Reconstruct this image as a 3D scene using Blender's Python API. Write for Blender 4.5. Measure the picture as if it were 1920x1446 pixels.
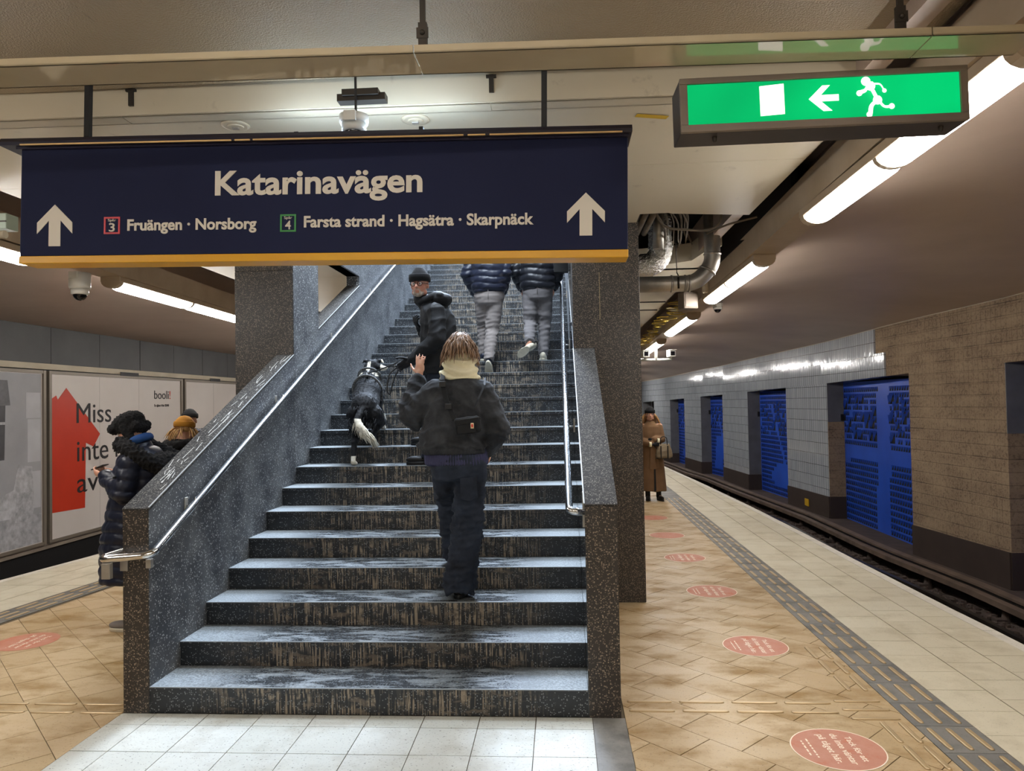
import bpy, bmesh, math, random
import numpy as np
from mathutils import Vector, Matrix
random.seed(7)
PI = math.pi
scene = bpy.context.scene
col = scene.collection
for o in list(bpy.data.objects):
    bpy.data.objects.remove(o)

# ------------------------------------------------------------------ camera
F_PX, YAW, PIT, ROL = 1385.0, -0.0653, 0.0245, -0.0179
CAM = (2.350, -4.067, 1.711)
cam_d = bpy.data.cameras.new('camera'); cam_d.sensor_width = 36.0; cam_d.sensor_fit = 'HORIZONTAL'
cam_d.lens = 36.0 * F_PX / 1920.0; cam_d.clip_end = 200; cam_d.clip_start = 0.05
cam = bpy.data.objects.new('camera', cam_d); col.objects.link(cam)
fw = Vector((math.sin(YAW)*math.cos(PIT), math.cos(YAW)*math.cos(PIT), math.sin(PIT)))
rt0 = Vector((math.cos(YAW), -math.sin(YAW), 0)); up0 = rt0.cross(fw)
rt = rt0*math.cos(ROL) + up0*math.sin(ROL); up = -rt0*math.sin(ROL) + up0*math.cos(ROL)
M = Matrix((rt, up, -fw)).transposed().to_4x4(); M.translation = Vector(CAM)
cam.matrix_world = M
scene.camera = cam

# ------------------------------------------------------------------ world (overcast daylight above the stairs), exposure
w = bpy.data.worlds.new('overcast_sky'); scene.world = w; w.use_nodes = True
bg = w.node_tree.nodes['Background']; bg.inputs[0].default_value = (0.62, 0.76, 1.0, 1); bg.inputs[1].default_value = 9.0
TUBE_WARM = 32.0
TUBE_COOL = 34.0
TUBE_FILL = 30.0
scene.view_settings.view_transform = 'Standard'
scene.view_settings.look = 'None'
scene.view_settings.exposure = 0.45
scene.view_settings.gamma = 1.0
scene.view_settings.use_curve_mapping = False

def area(name, loc, size, sizey, energy, color, rot=(0, 0, 0)):
    d = bpy.data.lights.new(name, 'AREA'); d.shape = 'RECTANGLE'; d.size = size; d.size_y = sizey
    d.energy = energy; d.color = color
    o = bpy.data.objects.new(name, d); o.location = loc; o.rotation_euler = rot; col.objects.link(o)
    return o
# overcast daylight falling down the stair shaft from the street opening at its top
day = area('street_daylight', (1.24, 9.6, 9.4), 2.3, 5.5, 1800, (0.66, 0.80, 1.0), (math.radians(-32), 0, 0))
shaft = area('added_stair_fill_light', (1.24, 2.4, 6.6), 2.0, 2.2, 400, (0.78, 0.88, 1.0), (math.radians(24), 0, 0))  # unseen fill light added so the people on the stairs are lit

# ------------------------------------------------------------------ helpers
def srgb(r, g, b):
    f = lambda c: (c/255/12.92) if c/255 <= 0.04045 else ((c/255+0.055)/1.055)**2.4
    return (f(r), f(g), f(b), 1)

class MB:
    def __init__(s): s.v = []; s.f = []; s.m = []; s.sm = []
    def add(s, vs, fs, mi=0, smooth=False):
        n = len(s.v); s.v += [tuple(v) for v in vs]
        for f in fs:
            s.f.append([n+i for i in f]); s.m.append(mi); s.sm.append(smooth)
        return s
    def box(s, a, b, mi=0, bevel=0):
        x0, y0, z0 = a; x1, y1, z1 = b
        if bevel <= 0:
            vs = [(x0,y0,z0),(x1,y0,z0),(x1,y1,z0),(x0,y1,z0),(x0,y0,z1),(x1,y0,z1),(x1,y1,z1),(x0,y1,z1)]
            s.add(vs, [(3,2,1,0),(4,5,6,7),(0,1,5,4),(1,2,6,5),(2,3,7,6),(3,0,4,7)], mi)
        else:
            bm = bmesh.new(); bmesh.ops.create_cube(bm, size=1)
            for v in bm.verts:
                v.co = Vector(((x0+x1)/2+v.co.x*(x1-x0), (y0+y1)/2+v.co.y*(y1-y0), (z0+z1)/2+v.co.z*(z1-z0)))
            bmesh.ops.bevel(bm, geom=bm.edges[:], offset=bevel, segments=2, affect='EDGES', profile=0.5)
            bm.verts.index_update()
            s.add([v.co for v in bm.verts], [[v.index for v in f.verts] for f in bm.faces], mi); bm.free()
        return s
    def prism(s, poly, z0, z1, mi=0, axis='z'):
        n = len(poly)
        if axis == 'z': mk = lambda p, t: (p[0], p[1], t)
        elif axis == 'x': mk = lambda p, t: (t, p[0], p[1])
        else: mk = lambda p, t: (p[0], t, p[1])
        vs = [mk(p, z0) for p in poly] + [mk(p, z1) for p in poly]
        fs = [list(range(n))[::-1], list(range(n, 2*n))] + [(i, (i+1) % n, n+(i+1) % n, n+i) for i in range(n)]
        return s.add(vs, fs, mi)
    def rings(s, rings, mi=0, smooth=True, cap=True, closed=False):
        n = len(rings[0]); vs = [p for r in rings for p in r]; fs = []
        R = len(rings)
        for k in range(R if closed else R-1):
            k2 = (k+1) % R
            for i in range(n):
                fs.append((k*n+i, k*n+(i+1) % n, k2*n+(i+1) % n, k2*n+i))
        s.add(vs, fs, mi, smooth)
        if cap and not closed:
            base = len(s.v)-len(vs)
            s.f.append([base+i for i in range(n)][::-1]); s.m.append(mi); s.sm.append(False)
            s.f.append([base+(R-1)*n+i for i in range(n)]); s.m.append(mi); s.sm.append(False)
        return s
    def tube(s, path, r, n=10, mi=0, cap=True, flat=1.0):
        P = [Vector(p) for p in path]; rr = r if isinstance(r, (list, tuple)) else [r]*len(P)
        t0 = (P[1]-P[0]).normalized(); u = t0.orthogonal().normalized(); rings = []
        for i, p in enumerate(P):
            if i == 0: t = P[1]-P[0]
            elif i == len(P)-1: t = P[-1]-P[-2]
            else: t = (P[i+1]-P[i]).normalized()+(P[i]-P[i-1]).normalized()
            t = t.normalized(); u = (u-t*u.dot(t))
            u = u.normalized() if u.length > 1e-6 else t.orthogonal().normalized()
            v = t.cross(u)
            rings.append([p+u*math.cos(2*PI*k/n)*rr[i]+v*math.sin(2*PI*k/n)*rr[i]*flat for k in range(n)])
        return s.rings(rings, mi, True, cap)
    def ell(s, c, r, mi=0, rot=None, nu=16, nv=10, smooth=True):
        c = Vector(c); Rm = rot if rot is not None else Matrix.Identity(3)
        if not isinstance(r, (list, tuple)): r = (r, r, r)
        vs = []; fs = []
        for j in range(1, nv):
            th = PI*j/nv
            for i in range(nu):
                ph = 2*PI*i/nu
                vs.append(c+Rm@Vector((r[0]*math.sin(th)*math.cos(ph), r[1]*math.sin(th)*math.sin(ph), r[2]*math.cos(th))))
        vs += [c+Rm@Vector((0, 0, r[2])), c+Rm@Vector((0, 0, -r[2]))]
        a = len(vs)-2; b = a+1
        for j in range(nv-2):
            for i in range(nu):
                fs.append((j*nu+i, (j+1)*nu+i, (j+1)*nu+(i+1) % nu, j*nu+(i+1) % nu))
        for i in range(nu):
            fs.append((a, i, (i+1) % nu)); fs.append((b, (nv-2)*nu+(i+1) % nu, (nv-2)*nu+i))
        return s.add(vs, fs, mi, smooth)
    def cap2(s, p0, p1, r0, r1, n=12, mi=0):
        """tapered capsule"""
        p0 = Vector(p0); p1 = Vector(p1); d = (p1-p0).normalized(); path = []; rr = []
        for k in range(4):
            a = PI/2*(k/4.0); path.append(p0-d*r0*math.cos(a)); rr.append(max(r0*math.sin(a), r0*0.02))
        path.append(p0); rr.append(r0)
        path.append(p0.lerp(p1, .5)); rr.append((r0+r1)/2)
        path.append(p1); rr.append(r1)
        for k in range(3, -1, -1):
            a = PI/2*(k/4.0); path.append(p1+d*r1*math.cos(a)); rr.append(max(r1*math.sin(a), r1*0.02))
        return s.tube(path, rr, n, mi)
    def loft(s, secs, n=24, mi=0, pw=2.0):
        """horizontal superellipse sections (x, y, z, rx, ry[, rotz])"""
        rings = []
        for q in secs:
            x, y, z, rx, ry = q[:5]; a = q[5] if len(q) > 5 else 0; rg = []
            for k in range(n):
                t = 2*PI*k/n; c, sn = math.cos(t), math.sin(t)
                ex = abs(c)**(2/pw)*math.copysign(1, c)*rx; ey = abs(sn)**(2/pw)*math.copysign(1, sn)*ry
                rg.append((x+ex*math.cos(a)-ey*math.sin(a), y+ex*math.sin(a)+ey*math.cos(a), z))
            rings.append(rg)
        return s.rings(rings, mi, True, True)
    def mesh(s, name, mats):
        me = bpy.data.meshes.new(name); me.from_pydata(s.v, [], s.f)
        for m in (mats if isinstance(mats, (list, tuple)) else [mats]): me.materials.append(m)
        me.polygons.foreach_set('material_index', s.m); me.polygons.foreach_set('use_smooth', s.sm)
        me.update(); return me
    def obj(s, name, mats, parent=None, loc=None):
        o = bpy.data.objects.new(name, s.mesh(name, mats)); col.objects.link(o)
        if parent is not None: o.parent = parent
        if loc is not None: o.location = loc
        return o

def empty(name, loc=(0, 0, 0), rz=0):
    o = bpy.data.objects.new(name, None); o.empty_display_size = .1; col.objects.link(o); o.location = loc; o.rotation_euler = (0, 0, rz); return o
def tag(o, label=None, cat=None, group=None, kind=None):
    if label: o['label'] = label
    if cat: o['category'] = cat
    if group: o['group'] = group
    if kind: o['kind'] = kind
    return o
def thing(name, label, cat, loc=(0, 0, 0), rz=0, group=None):
    return tag(empty(name, loc, rz), label, cat, group)
def inst(name, me, parent, loc=(0, 0, 0), rot=None, scale=None):
    o = bpy.data.objects.new(name, me); col.objects.link(o); o.parent = parent; o.location = loc
    if rot: o.rotation_euler = rot
    if scale: o.scale = scale
    return o
def copy_tree(o, parent=None):
    c = o.copy(); col.objects.link(c); c.parent = parent
    for ch in list(o.children): copy_tree(ch, c)
    return c
def bake_mod(o):
    dg = bpy.context.evaluated_depsgraph_get(); dg.update()
    me = bpy.data.meshes.new_from_object(o.evaluated_get(dg), depsgraph=dg)
    return me
def blob(mb, name, mats, parent, voxel=.012, smooth=3, disp=None, faces=None):
    """union of closed shapes -> one continuous surface"""
    tmp = bpy.data.objects.new('tmp', mb.mesh('tmp', [])); col.objects.link(tmp)
    m = tmp.modifiers.new('r', 'REMESH'); m.mode = 'VOXEL'; m.voxel_size = voxel; m.use_smooth_shade = True
    if smooth:
        m2 = tmp.modifiers.new('s', 'SMOOTH'); m2.factor = .5; m2.iterations = smooth
    me = bake_mod(tmp); bpy.data.objects.remove(tmp)
    n = len(me.vertices); co = np.empty(n*3, np.float32); me.vertices.foreach_get('co', co); co = co.reshape(-1, 3).astype(np.float64)
    if disp is not None:
        no = np.empty(n*3, np.float32); me.vertices.foreach_get('normal', no); no = no.reshape(-1, 3)
        co = co+no*disp(co, no)[:, None]
        me.vertices.foreach_set('co', co.astype(np.float32).ravel()); me.update()
    me.name = name; me.materials.clear()
    for q in (mats if isinstance(mats, (list, tuple)) else [mats]): me.materials.append(q)
    me.polygons.foreach_set('use_smooth', [True]*len(me.polygons))
    if faces is not None:
        np_ = len(me.polygons); c = np.empty(np_*3, np.float32); me.polygons.foreach_get('center', c)
        me.polygons.foreach_set('material_index', faces(c.reshape(-1, 3)).astype(np.int32))
    o = bpy.data.objects.new(name, me); col.objects.link(o); o.parent = parent
    return o
def folds(co, amp, k=18, seed=0, squash=(1, 1, 1.6)):
    q = co*np.array(squash); r = np.random.RandomState(seed); out = np.zeros(len(co))
    wq = q+0.9/k*np.sin(q[:, [1, 2, 0]]*k*.55+seed)+0.35/k*np.sin(q[:, [2, 0, 1]]*k*1.3+2*seed)
    for i in range(4):
        d = r.randn(3); d /= np.linalg.norm(d); kk = k*(0.6+1.0*r.rand())
        out += (1-np.abs(np.sin(wq@d*kk+r.rand()*6)))**1.6-.3
    return out/2.2*amp

def clip(poly, a, b, c):
    """keep a*x+b*y<=c"""
    out = []
    for i in range(len(poly)):
        p, q = poly[i], poly[(i+1) % len(poly)]
        dp, dq = a*p[0]+b*p[1]-c, a*q[0]+b*q[1]-c
        if dp <= 0: out.append(p)
        if dp*dq < 0:
            t = dp/(dp-dq); out.append((p[0]+(q[0]-p[0])*t, p[1]+(q[1]-p[1])*t))
    return out
def clip_rect(poly, x0, y0, x1, y1):
    for a, b, c in ((-1, 0, -x0), (1, 0, x1), (0, -1, -y0), (0, 1, y1)):
        if len(poly) < 3: return []
        poly = clip(poly, a, b, c)
    return poly
def poly_area(p): return abs(sum(p[i][0]*p[(i+1) % len(p)][1]-p[(i+1) % len(p)][0]*p[i][1] for i in range(len(p))))/2

# ------------------------------------------------------------------ materials
def mat(name, base=(.8, .8, .8, 1), rough=.6, metal=0, emis=None, es=0, spec=.5, coat=0):
    m = bpy.data.materials.new(name); m.use_nodes = True; b = m.node_tree.nodes['Principled BSDF']
    b.inputs['Base Color'].default_value = base; b.inputs['Roughness'].default_value = rough; b.inputs['Metallic'].default_value = metal
    b.inputs['Specular IOR Level'].default_value = spec; b.inputs['Coat Weight'].default_value = coat
    if emis: b.inputs['Emission Color'].default_value = emis; b.inputs['Emission Strength'].default_value = es
    return m
class N:
    def __init__(s, m): s.t = m.node_tree; s.b = s.t.nodes['Principled BSDF']
    def n(s, typ, **kw):
        x = s.t.nodes.new(typ)
        for k, v in kw.items():
            if k.startswith('_'): setattr(x, k[1:], v)
            else: x.inputs[k.replace('0_', '')].default_value = v
        return x
    def l(s, a, b): s.t.links.new(a, b)
    def coord(s, scale=(1, 1, 1), kind='Object', rot=(0, 0, 0)):
        if kind == 'World':
            c = s.n('ShaderNodeNewGeometry'); out = c.outputs['Position']
        else:
            c = s.n('ShaderNodeTexCoord'); out = c.outputs[kind]
        mp = s.n('ShaderNodeMapping'); mp.inputs['Scale'].default_value = scale; mp.inputs['Rotation'].default_value = rot
        s.l(out, mp.inputs['Vector']); return mp.outputs[0]
    def noise(s, vec, sc, det=4, rough=.55, dist=0):
        x = s.n('ShaderNodeTexNoise', Scale=sc, Detail=det, Roughness=rough, Distortion=dist); s.l(vec, x.inputs['Vector']); return x.outputs['Fac']
    def ramp(s, fac, stops, interp='LINEAR'):
        r = s.n('ShaderNodeValToRGB'); r.color_ramp.interpolation = interp; e = r.color_ramp.elements
        while len(e) < len(stops): e.new(.5)
        for i, (p, c) in enumerate(stops):
            e[i].position = p; e[i].color = c if isinstance(c, tuple) else (c, c, c, 1)
        s.l(fac, r.inputs[0]); return r.outputs[0]
    def mix(s, fac, a, b, mode='MIX'):
        x = s.n('ShaderNodeMix'); x.data_type = 'RGBA'; x.blend_type = mode
        for i, v in ((0, fac), (6, a), (7, b)):
            if hasattr(v, 'is_linked'): s.l(v, x.inputs[i])
            else: x.inputs[i].default_value = v
        return x.outputs[2]
    def math(s, op, a, b=0.0):
        x = s.n('ShaderNodeMath'); x.operation = op
        for i, v in ((0, a), (1, b)):
            if hasattr(v, 'is_linked'): s.l(v, x.inputs[i])
            else: x.inputs[i].default_value = v
        return x.outputs[0]
    def bump(s, h, strength=.3, dist=.01):
        x = s.n('ShaderNodeBump', Strength=strength, Distance=dist); s.l(h, x.inputs['Height']); s.l(x.outputs[0], s.b.inputs['Normal'])
    def color(s, c): s.l(c, s.b.inputs['Base Color'])
    def rough(s, c): s.l(c, s.b.inputs['Roughness'])

def noisy(name, c0, c1, sc=6, rough=.6, bump=0, bsc=60, metal=0, kind='World', stretch=(1, 1, 1), coat=0, spec=.5):
    m = mat(name, c0, rough, metal, coat=coat, spec=spec); k = N(m); v = k.coord(stretch, kind)
    k.color(k.ramp(k.noise(v, sc, 5), [(.3, c0), (.7, c1)]))
    if bump: k.bump(k.noise(v, bsc, 4), bump, .01)
    return m

def terrazzo(name, base, fleck, fleck2, dust=0.0, sc=120.0, r0=.30):
    m = mat(name, base, .32); k = N(m); v = k.coord(kind='World')
    vo = k.n('ShaderNodeTexVoronoi', Scale=sc); k.l(v, vo.inputs['Vector'])
    sep = k.n('ShaderNodeSeparateColor'); k.l(vo.outputs['Color'], sep.inputs[0])
    isf = k.math('MULTIPLY', k.math('LESS_THAN', vo.outputs['Distance'], .46), k.math('GREATER_THAN', sep.outputs[0], .5))
    c = k.mix(k.noise(v, 5, 4), base, tuple(x*1.7 for x in base[:3])+(1,))
    c = k.mix(isf, c, k.mix(sep.outputs[1], fleck, fleck2))
    d = k.noise(v, 3.3, 5, .6)
    if dust: c = k.mix(k.math('MULTIPLY', k.ramp(d, [(.38, 0.0), (.75, 1.0)]), dust), c, srgb(150, 152, 150))
    k.color(c); k.rough(k.ramp(d, [(.3, r0), (.8, r0+.2)])); k.bump(k.noise(v, 160, 2), .08, .002)
    return m
M_gran = terrazzo('dark_terrazzo', srgb(42, 38, 35), srgb(150, 136, 118), srgb(86, 78, 70))
M_gran_in = terrazzo('cool_lit_dusty_terrazzo', srgb(36, 37, 40), srgb(176, 176, 174), srgb(104, 106, 108), .3, 82.0, .55)  # same terrazzo as outside; cool stairwell light and dust put into its colour
M_cap = terrazzo('scuffed_terrazzo_cap', srgb(38, 35, 32), srgb(120, 114, 106), srgb(76, 72, 68), .1, 120, .75)
M_cap.node_tree.nodes['Principled BSDF'].inputs['Specular IOR Level'].default_value = .15

def step_mat(name, riser):
    m = mat(name, rough=.4); k = N(m); v = k.coord(kind='World')
    vo = k.n('ShaderNodeTexVoronoi', Scale=110.0); k.l(v, vo.inputs['Vector'])
    sep = k.n('ShaderNodeSeparateColor'); k.l(vo.outputs['Color'], sep.inputs[0])
    isf = k.math('MULTIPLY', k.math('LESS_THAN', vo.outputs['Distance'], .4), k.math('GREATER_THAN', sep.outputs[0], .72))
    c = k.mix(isf, srgb(34, 37, 41), srgb(120, 124, 126))
    pos = k.n('ShaderNodeSeparateXYZ'); k.l(v, pos.inputs[0])
    # worn band where people walk: fades towards both ends of the step
    xr = k.n('ShaderNodeMapRange'); k.l(pos.outputs[0], xr.inputs[0]); xr.inputs[1].default_value = 0; xr.inputs[2].default_value = 2.47
    walk = k.ramp(xr.outputs[0], [(.1, 0.0), (.24, 1.0), (.78, 1.0), (.93, 0.0)])
    if riser:
        sv = k.coord((1, 0, .045), 'World'); s1 = k.noise(sv, 88, 1.5, .5, .15); st = k.ramp(s1, [(.50, 0.0), (.57, 1.0)])
        w2 = k.noise(k.coord((1, 1, 1.6), 'World'), 11, 4); st = k.math('MULTIPLY', st, k.ramp(w2, [(.42, .1), (.56, 1.0)]))
        st = k.math('MULTIPLY', st, walk)
        c = k.mix(k.math('MULTIPLY', st, .8), c, srgb(158, 144, 124))
        top = k.ramp(k.noise(k.coord((1, 1, 3.0), 'World'), 7, 5), [(.58, 0.0), (.63, 1.0)])
        c = k.mix(k.math('MULTIPLY', k.math('MULTIPLY', top, walk), .55), c, srgb(120, 108, 94))
        k.rough(k.ramp(w2, [(.3, .3), (.7, .5)]))
    else:
        g = k.noise(k.coord((.7, 3.0, 1), 'World'), 5.5, 7, .7, .4); fine = k.noise(v, 90, 3)
        dust = k.ramp(g, [(.45, 0.0), (.60, 1.0)])
        inv = k.math('SUBTRACT', 1.0, k.math('MULTIPLY', walk, .9))
        d = k.math('MAXIMUM', k.math('MULTIPLY', dust, .85), inv)
        d = k.math('MULTIPLY', d, k.ramp(fine, [(.36, .35), (.6, 1.0)]))
        c = k.mix(d, c, srgb(142, 148, 150))
        k.rough(k.ramp(d, [(.1, .22), (.6, .6)]))
    k.color(c); k.bump(k.noise(v, 150, 2), .1, .002)
    return m
M_riser = step_mat('drip_stained_riser', True)
M_tread = step_mat('dusty_wet_tread', False)
M_edge = mat('worn_step_edge', srgb(140, 146, 150), .45)

def tile_mat(name, c0, c1, dirt, amt, sc=3, rough=.35, stretch=(1, 1, 1), thr=.5, specks=.4):
    m = mat(name, c0, rough); k = N(m); v = k.coord(stretch, 'World'); oi = k.n('ShaderNodeObjectInfo')
    c = k.mix(oi.outputs['Random'], c0, c1)
    n1 = k.noise(v, sc, 6, .62); c = k.mix(k.math('MULTIPLY', k.ramp(n1, [(thr, 0.0), (thr+.2, 1.0)]), amt), c, dirt)
    sp = k.noise(k.coord(kind='World'), 75, 3, .7); c = k.mix(k.math('MULTIPLY', k.ramp(sp, [(.60, 0.0), (.68, 1.0)]), specks), c, tuple(x*.35 for x in dirt[:3])+(1,))
    k.color(c); k.rough(k.ramp(n1, [(.3, rough*.8), (.75, min(1, rough*1.8))]))
    k.bump(k.noise(v, 40, 3), .04, .003)
    return m
M_white_tile = tile_mat('white_floor_tile', srgb(192, 192, 184), srgb(182, 182, 172), srgb(140, 130, 112), .45, 3, .4, specks=.95)
M_cream_tile = tile_mat('cream_platform_tile', srgb(210, 202, 180), srgb(202, 193, 170), srgb(150, 135, 105), .35, 3, .35)
M_yellow_tile = tile_mat('ochre_floor_tile', srgb(186, 162, 126), srgb(174, 149, 110), srgb(134, 100, 42), .85, 2.4, .4, (1, 1.9, 1), .47, .6)
M_grey_tile = tile_mat('grey_tactile_tile', srgb(122, 119, 113), srgb(110, 108, 104), srgb(58, 56, 54), .6, 4, .45)
M_strip = tile_mat('pale_edge_strip', srgb(214, 208, 196), srgb(214, 208, 196), srgb(150, 140, 125), .3, 6, .5)
M_rib = mat('brass_rib', srgb(184, 160, 122), .34, .3)
M_grout = mat('dark_joint', srgb(92, 80, 62), .9)
M_concrete = noisy('track_bed_concrete', srgb(86, 72, 66), srgb(64, 54, 49), 4, .85, .4, 30)
M_ballast = noisy('brown_ballast', srgb(104, 88, 80), srgb(60, 50, 46), 30, .95, .8, 40)
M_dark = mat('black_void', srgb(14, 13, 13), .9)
M_steel = mat('polished_steel', (.62, .62, .62, 1), .16, 1)
M_steel_d = noisy('galvanised_steel', srgb(196, 190, 180), srgb(150, 146, 138), 5, .42, .05, 40, .75)
M_foil = mat('crinkled_foil', (.72, .70, .66, 1), .22, 1); _k = N(M_foil); _k.bump(_k.noise(_k.coord(kind='World'), 38, 3, .7), 1.0, .02)
M_rail = mat('worn_rail', srgb(70, 66, 62), .35, .8)
M_duct = noisy('conductor_cover', srgb(116, 98, 84), srgb(84, 70, 60), 4, .6)
M_cream = noisy('cream_laminate', srgb(190, 176, 148), srgb(176, 160, 132), 2, .08, 0, coat=.3)
M_cream2 = noisy('cream_paint', srgb(205, 194, 172), srgb(188, 176, 152), 2, .5)
M_lampbody = noisy('beige_lamp_body', srgb(190, 172, 148), srgb(172, 152, 126), 3, .45)
M_glow = mat('lamp_diffuser', (1, 1, 1, 1), .4, emis=(1, .965, .92, 1), es=TUBE_WARM)
M_glow_cool = mat('cool_tube', (1, 1, 1, 1), .4, emis=(.58, .77, 1, 1), es=TUBE_COOL)
M_glow_fill = mat('fill_tube', (1, 1, 1, 1), .4, emis=(1, .95, .88, 1), es=TUBE_FILL)
M_black = mat('matt_black', srgb(20, 20, 21), .55)
M_brownpaint = noisy('brown_skirting_paint', srgb(66, 54, 48), srgb(58, 46, 42), 3, .6)
M_white_pl = mat('white_plastic', srgb(214, 212, 204), .35)
M_glassdark = mat('dark_dome', srgb(14, 14, 18), .06)
def slab_mat():
    m = mat('glossy_painted_slab', srgb(176, 160, 134), .30); k = N(m); v = k.coord(kind='World')
    n = k.noise(v, 1.3, 5); c = k.mix(n, srgb(172, 154, 126), srgb(152, 134, 108))
    cr = k.noise(k.coord((6, .5, 1), 'World'), 2.2, 5, .7); c = k.mix(k.math('MULTIPLY', k.ramp(cr, [(.66, 0.0), (.70, 1.0)]), .5), c, srgb(84, 72, 58))
    k.color(c); k.bump(k.noise(v, 110, 3, .6), .55, .02); return m
M_slab = slab_mat()
def soffit_mat():
    m = mat('matt_soffit', rough=.42); k = N(m); v = k.coord(kind='World')
    c = k.mix(k.noise(v, .9, 5), srgb(216, 206, 184), srgb(200, 188, 164))
    c = k.mix(k.math('MULTIPLY', k.ramp(k.noise(v, 5, 6, .7), [(.62, 0.0), (.74, 1.0)]), .35), c, srgb(110, 92, 70))
    k.color(c); k.bump(k.noise(v, 30, 3), .06, .004); return m
M_soffit = soffit_mat()
M_vault = noisy('taupe_vault_plaster', srgb(190, 170, 154), srgb(176, 156, 140), 1.1, .42, .05, 25)
def glazed_mat():
    m = mat('glazed_blue_white_tile', srgb(188, 194, 202), .12, coat=.5); k = N(m)
    geo = k.n('ShaderNodeNewGeometry'); sp = k.n('ShaderNodeSeparateXYZ'); k.l(geo.outputs['Position'], sp.inputs[0])
    # tiles: .105 wide along the wall (y), .24 tall (z)
    cb = k.n('ShaderNodeCombineXYZ'); k.l(k.math('ADD', sp.outputs[1], k.math('MULTIPLY', sp.outputs[0], 1.0)), cb.inputs[0]); k.l(sp.outputs[2], cb.inputs[1])
    br = k.n('ShaderNodeTexBrick', Scale=1.0); br.offset = 0; br.inputs['Mortar Size'].default_value = .004; br.inputs['Brick Width'].default_value = .105; br.inputs['Row Height'].default_value = .245
    br.inputs['Color1'].default_value = (.2, .2, .2, 1); br.inputs['Color2'].default_value = (.8, .8, .8, 1); br.inputs['Mortar'].default_value = (0, 0, 0, 1); br.inputs['Bias'].default_value = 0
    k.l(cb.outputs[0], br.inputs['Vector'])
    c = k.mix(br.outputs['Color'], srgb(168, 175, 184), srgb(190, 196, 203)); c = k.mix(br.outputs['Fac'], c, srgb(70, 66, 64)); k.color(c)
    v = k.coord((1, 1, .6), 'World'); h = k.math('ADD', k.math('MULTIPLY', br.outputs['Color'], .9), k.math('SUBTRACT', k.noise(v, 9, 2), br.outputs['Fac']))
    k.bump(h, .55, .006); return m
M_glazed = glazed_mat()
M_wall_grey = noisy('plain_grey_tile', srgb(116, 118, 122), srgb(98, 98, 100), 3, .35)  # even grey with slight variation, for recess reveals and the far end wall
def bare_mat():
    m = mat('bare_tile_bed', rough=.85); k = N(m)
    geo = k.n('ShaderNodeNewGeometry'); sp = k.n('ShaderNodeSeparateXYZ'); k.l(geo.outputs['Position'], sp.inputs[0])
    cb = k.n('ShaderNodeCombineXYZ'); k.l(sp.outputs[1], cb.inputs[0]); k.l(sp.outputs[2], cb.inputs[1])
    br = k.n('ShaderNodeTexBrick', Scale=1.0); br.offset = 0; br.inputs['Mortar Size'].default_value = .012; br.inputs['Mortar Smooth'].default_value = .6
    br.inputs['Brick Width'].default_value = .105; br.inputs['Row Height'].default_value = .17; k.l(cb.outputs[0], br.inputs['Vector'])
    v = k.coord(kind='World'); n1 = k.noise(v, 2.2, 6, .65); n2 = k.noise(v, 26, 5, .7)
    c = k.mix(n1, srgb(172, 148, 120), srgb(132, 112, 92))
    c = k.mix(k.math('MULTIPLY', k.ramp(n2, [(.5, 0.0), (.62, 1.0)]), .55), c, srgb(66, 50, 40))
    zf = k.n('ShaderNodeMapRange'); k.l(sp.outputs[2], zf.inputs[0]); zf.inputs[1].default_value = .9; zf.inputs[2].default_value = 2.0
    c = k.mix(k.math('MULTIPLY', k.math('MULTIPLY', br.outputs['Fac'], zf.outputs[0]), .35), c, srgb(92, 72, 58))
    b2 = k.n('ShaderNodeTexBrick', Scale=1.0); b2.offset = 0; b2.inputs['Mortar Size'].default_value = .006; b2.inputs['Brick Width'].default_value = 40.0; b2.inputs['Row Height'].default_value = .172; k.l(cb.outputs[0], b2.inputs['Vector'])
    c = k.mix(k.math('MULTIPLY', k.math('MULTIPLY', b2.outputs['Fac'], k.ramp(n1, [(.35, .2), (.6, 1.0)])), .8), c, srgb(56, 42, 34))
    c = k.mix(k.ramp(k.noise(k.coord((1, 1, 2.5), 'World'), 1.6, 4), [(.4, 0.0), (.7, .4)]), c, srgb(196, 172, 140))
    k.color(c); k.bump(k.math('SUBTRACT', n2, k.math('MULTIPLY', br.outputs['Fac'], .25)), .8, .02); return m
M_bare = bare_mat()
M_blue = noisy('ultramarine_enamel', srgb(44, 96, 216), srgb(34, 80, 196), 1.5, .32, .05, 8)
M_blue_dk = mat('dark_cutout', srgb(10, 11, 18), .8)
M_clad = noisy('slate_cladding', srgb(84, 84, 85), srgb(70, 70, 72), 1.4, .5, .05, 20)
# ------------------------------------------------------------------ plan curves
def lerp_tab(tab):
    ys = [a for a, b in tab]; xs = [b for a, b in tab]
    def f(y):
        if y <= ys[0]: return xs[0]
        for i in range(len(ys)-1):
            if y <= ys[i+1]:
                t = (y-ys[i])/(ys[i+1]-ys[i]); return xs[i]+(xs[i+1]-xs[i])*t
        return xs[-1]
    return f
edgeR = lerp_tab([(-9, 5.42), (1.2, 5.47), (2.3, 5.43), (4.2, 5.40), (6.2, 5.375), (8.2, 5.33), (11.6, 5.205), (15.4, 5.02), (20, 4.72), (24.6, 4.25), (30, 3.55), (38, 2.3)])
wallR = lerp_tab([(-9, 8.30), (6.07, 8.2), (8.37, 8.02), (12.1, 8.02), (14.4, 7.85), (17.3, 7.64), (20, 7.52), (22.1, 7.22), (24.6, 7.07), (28, 6.8), (38, 5.2)])
edgeL = lerp_tab([(-9, -4.6), (0, -3.82), (3.15, -3.39), (4.5, -3.19), (10, -2.75), (20, -2.6), (38, -2.5)])
lampZ = lambda y: 3.02-.011*max(y, 0)
wallTop = lambda y: 3.06-.0135*max(y, 0)
lampXR = lambda y: 4.24+.018*y
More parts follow.
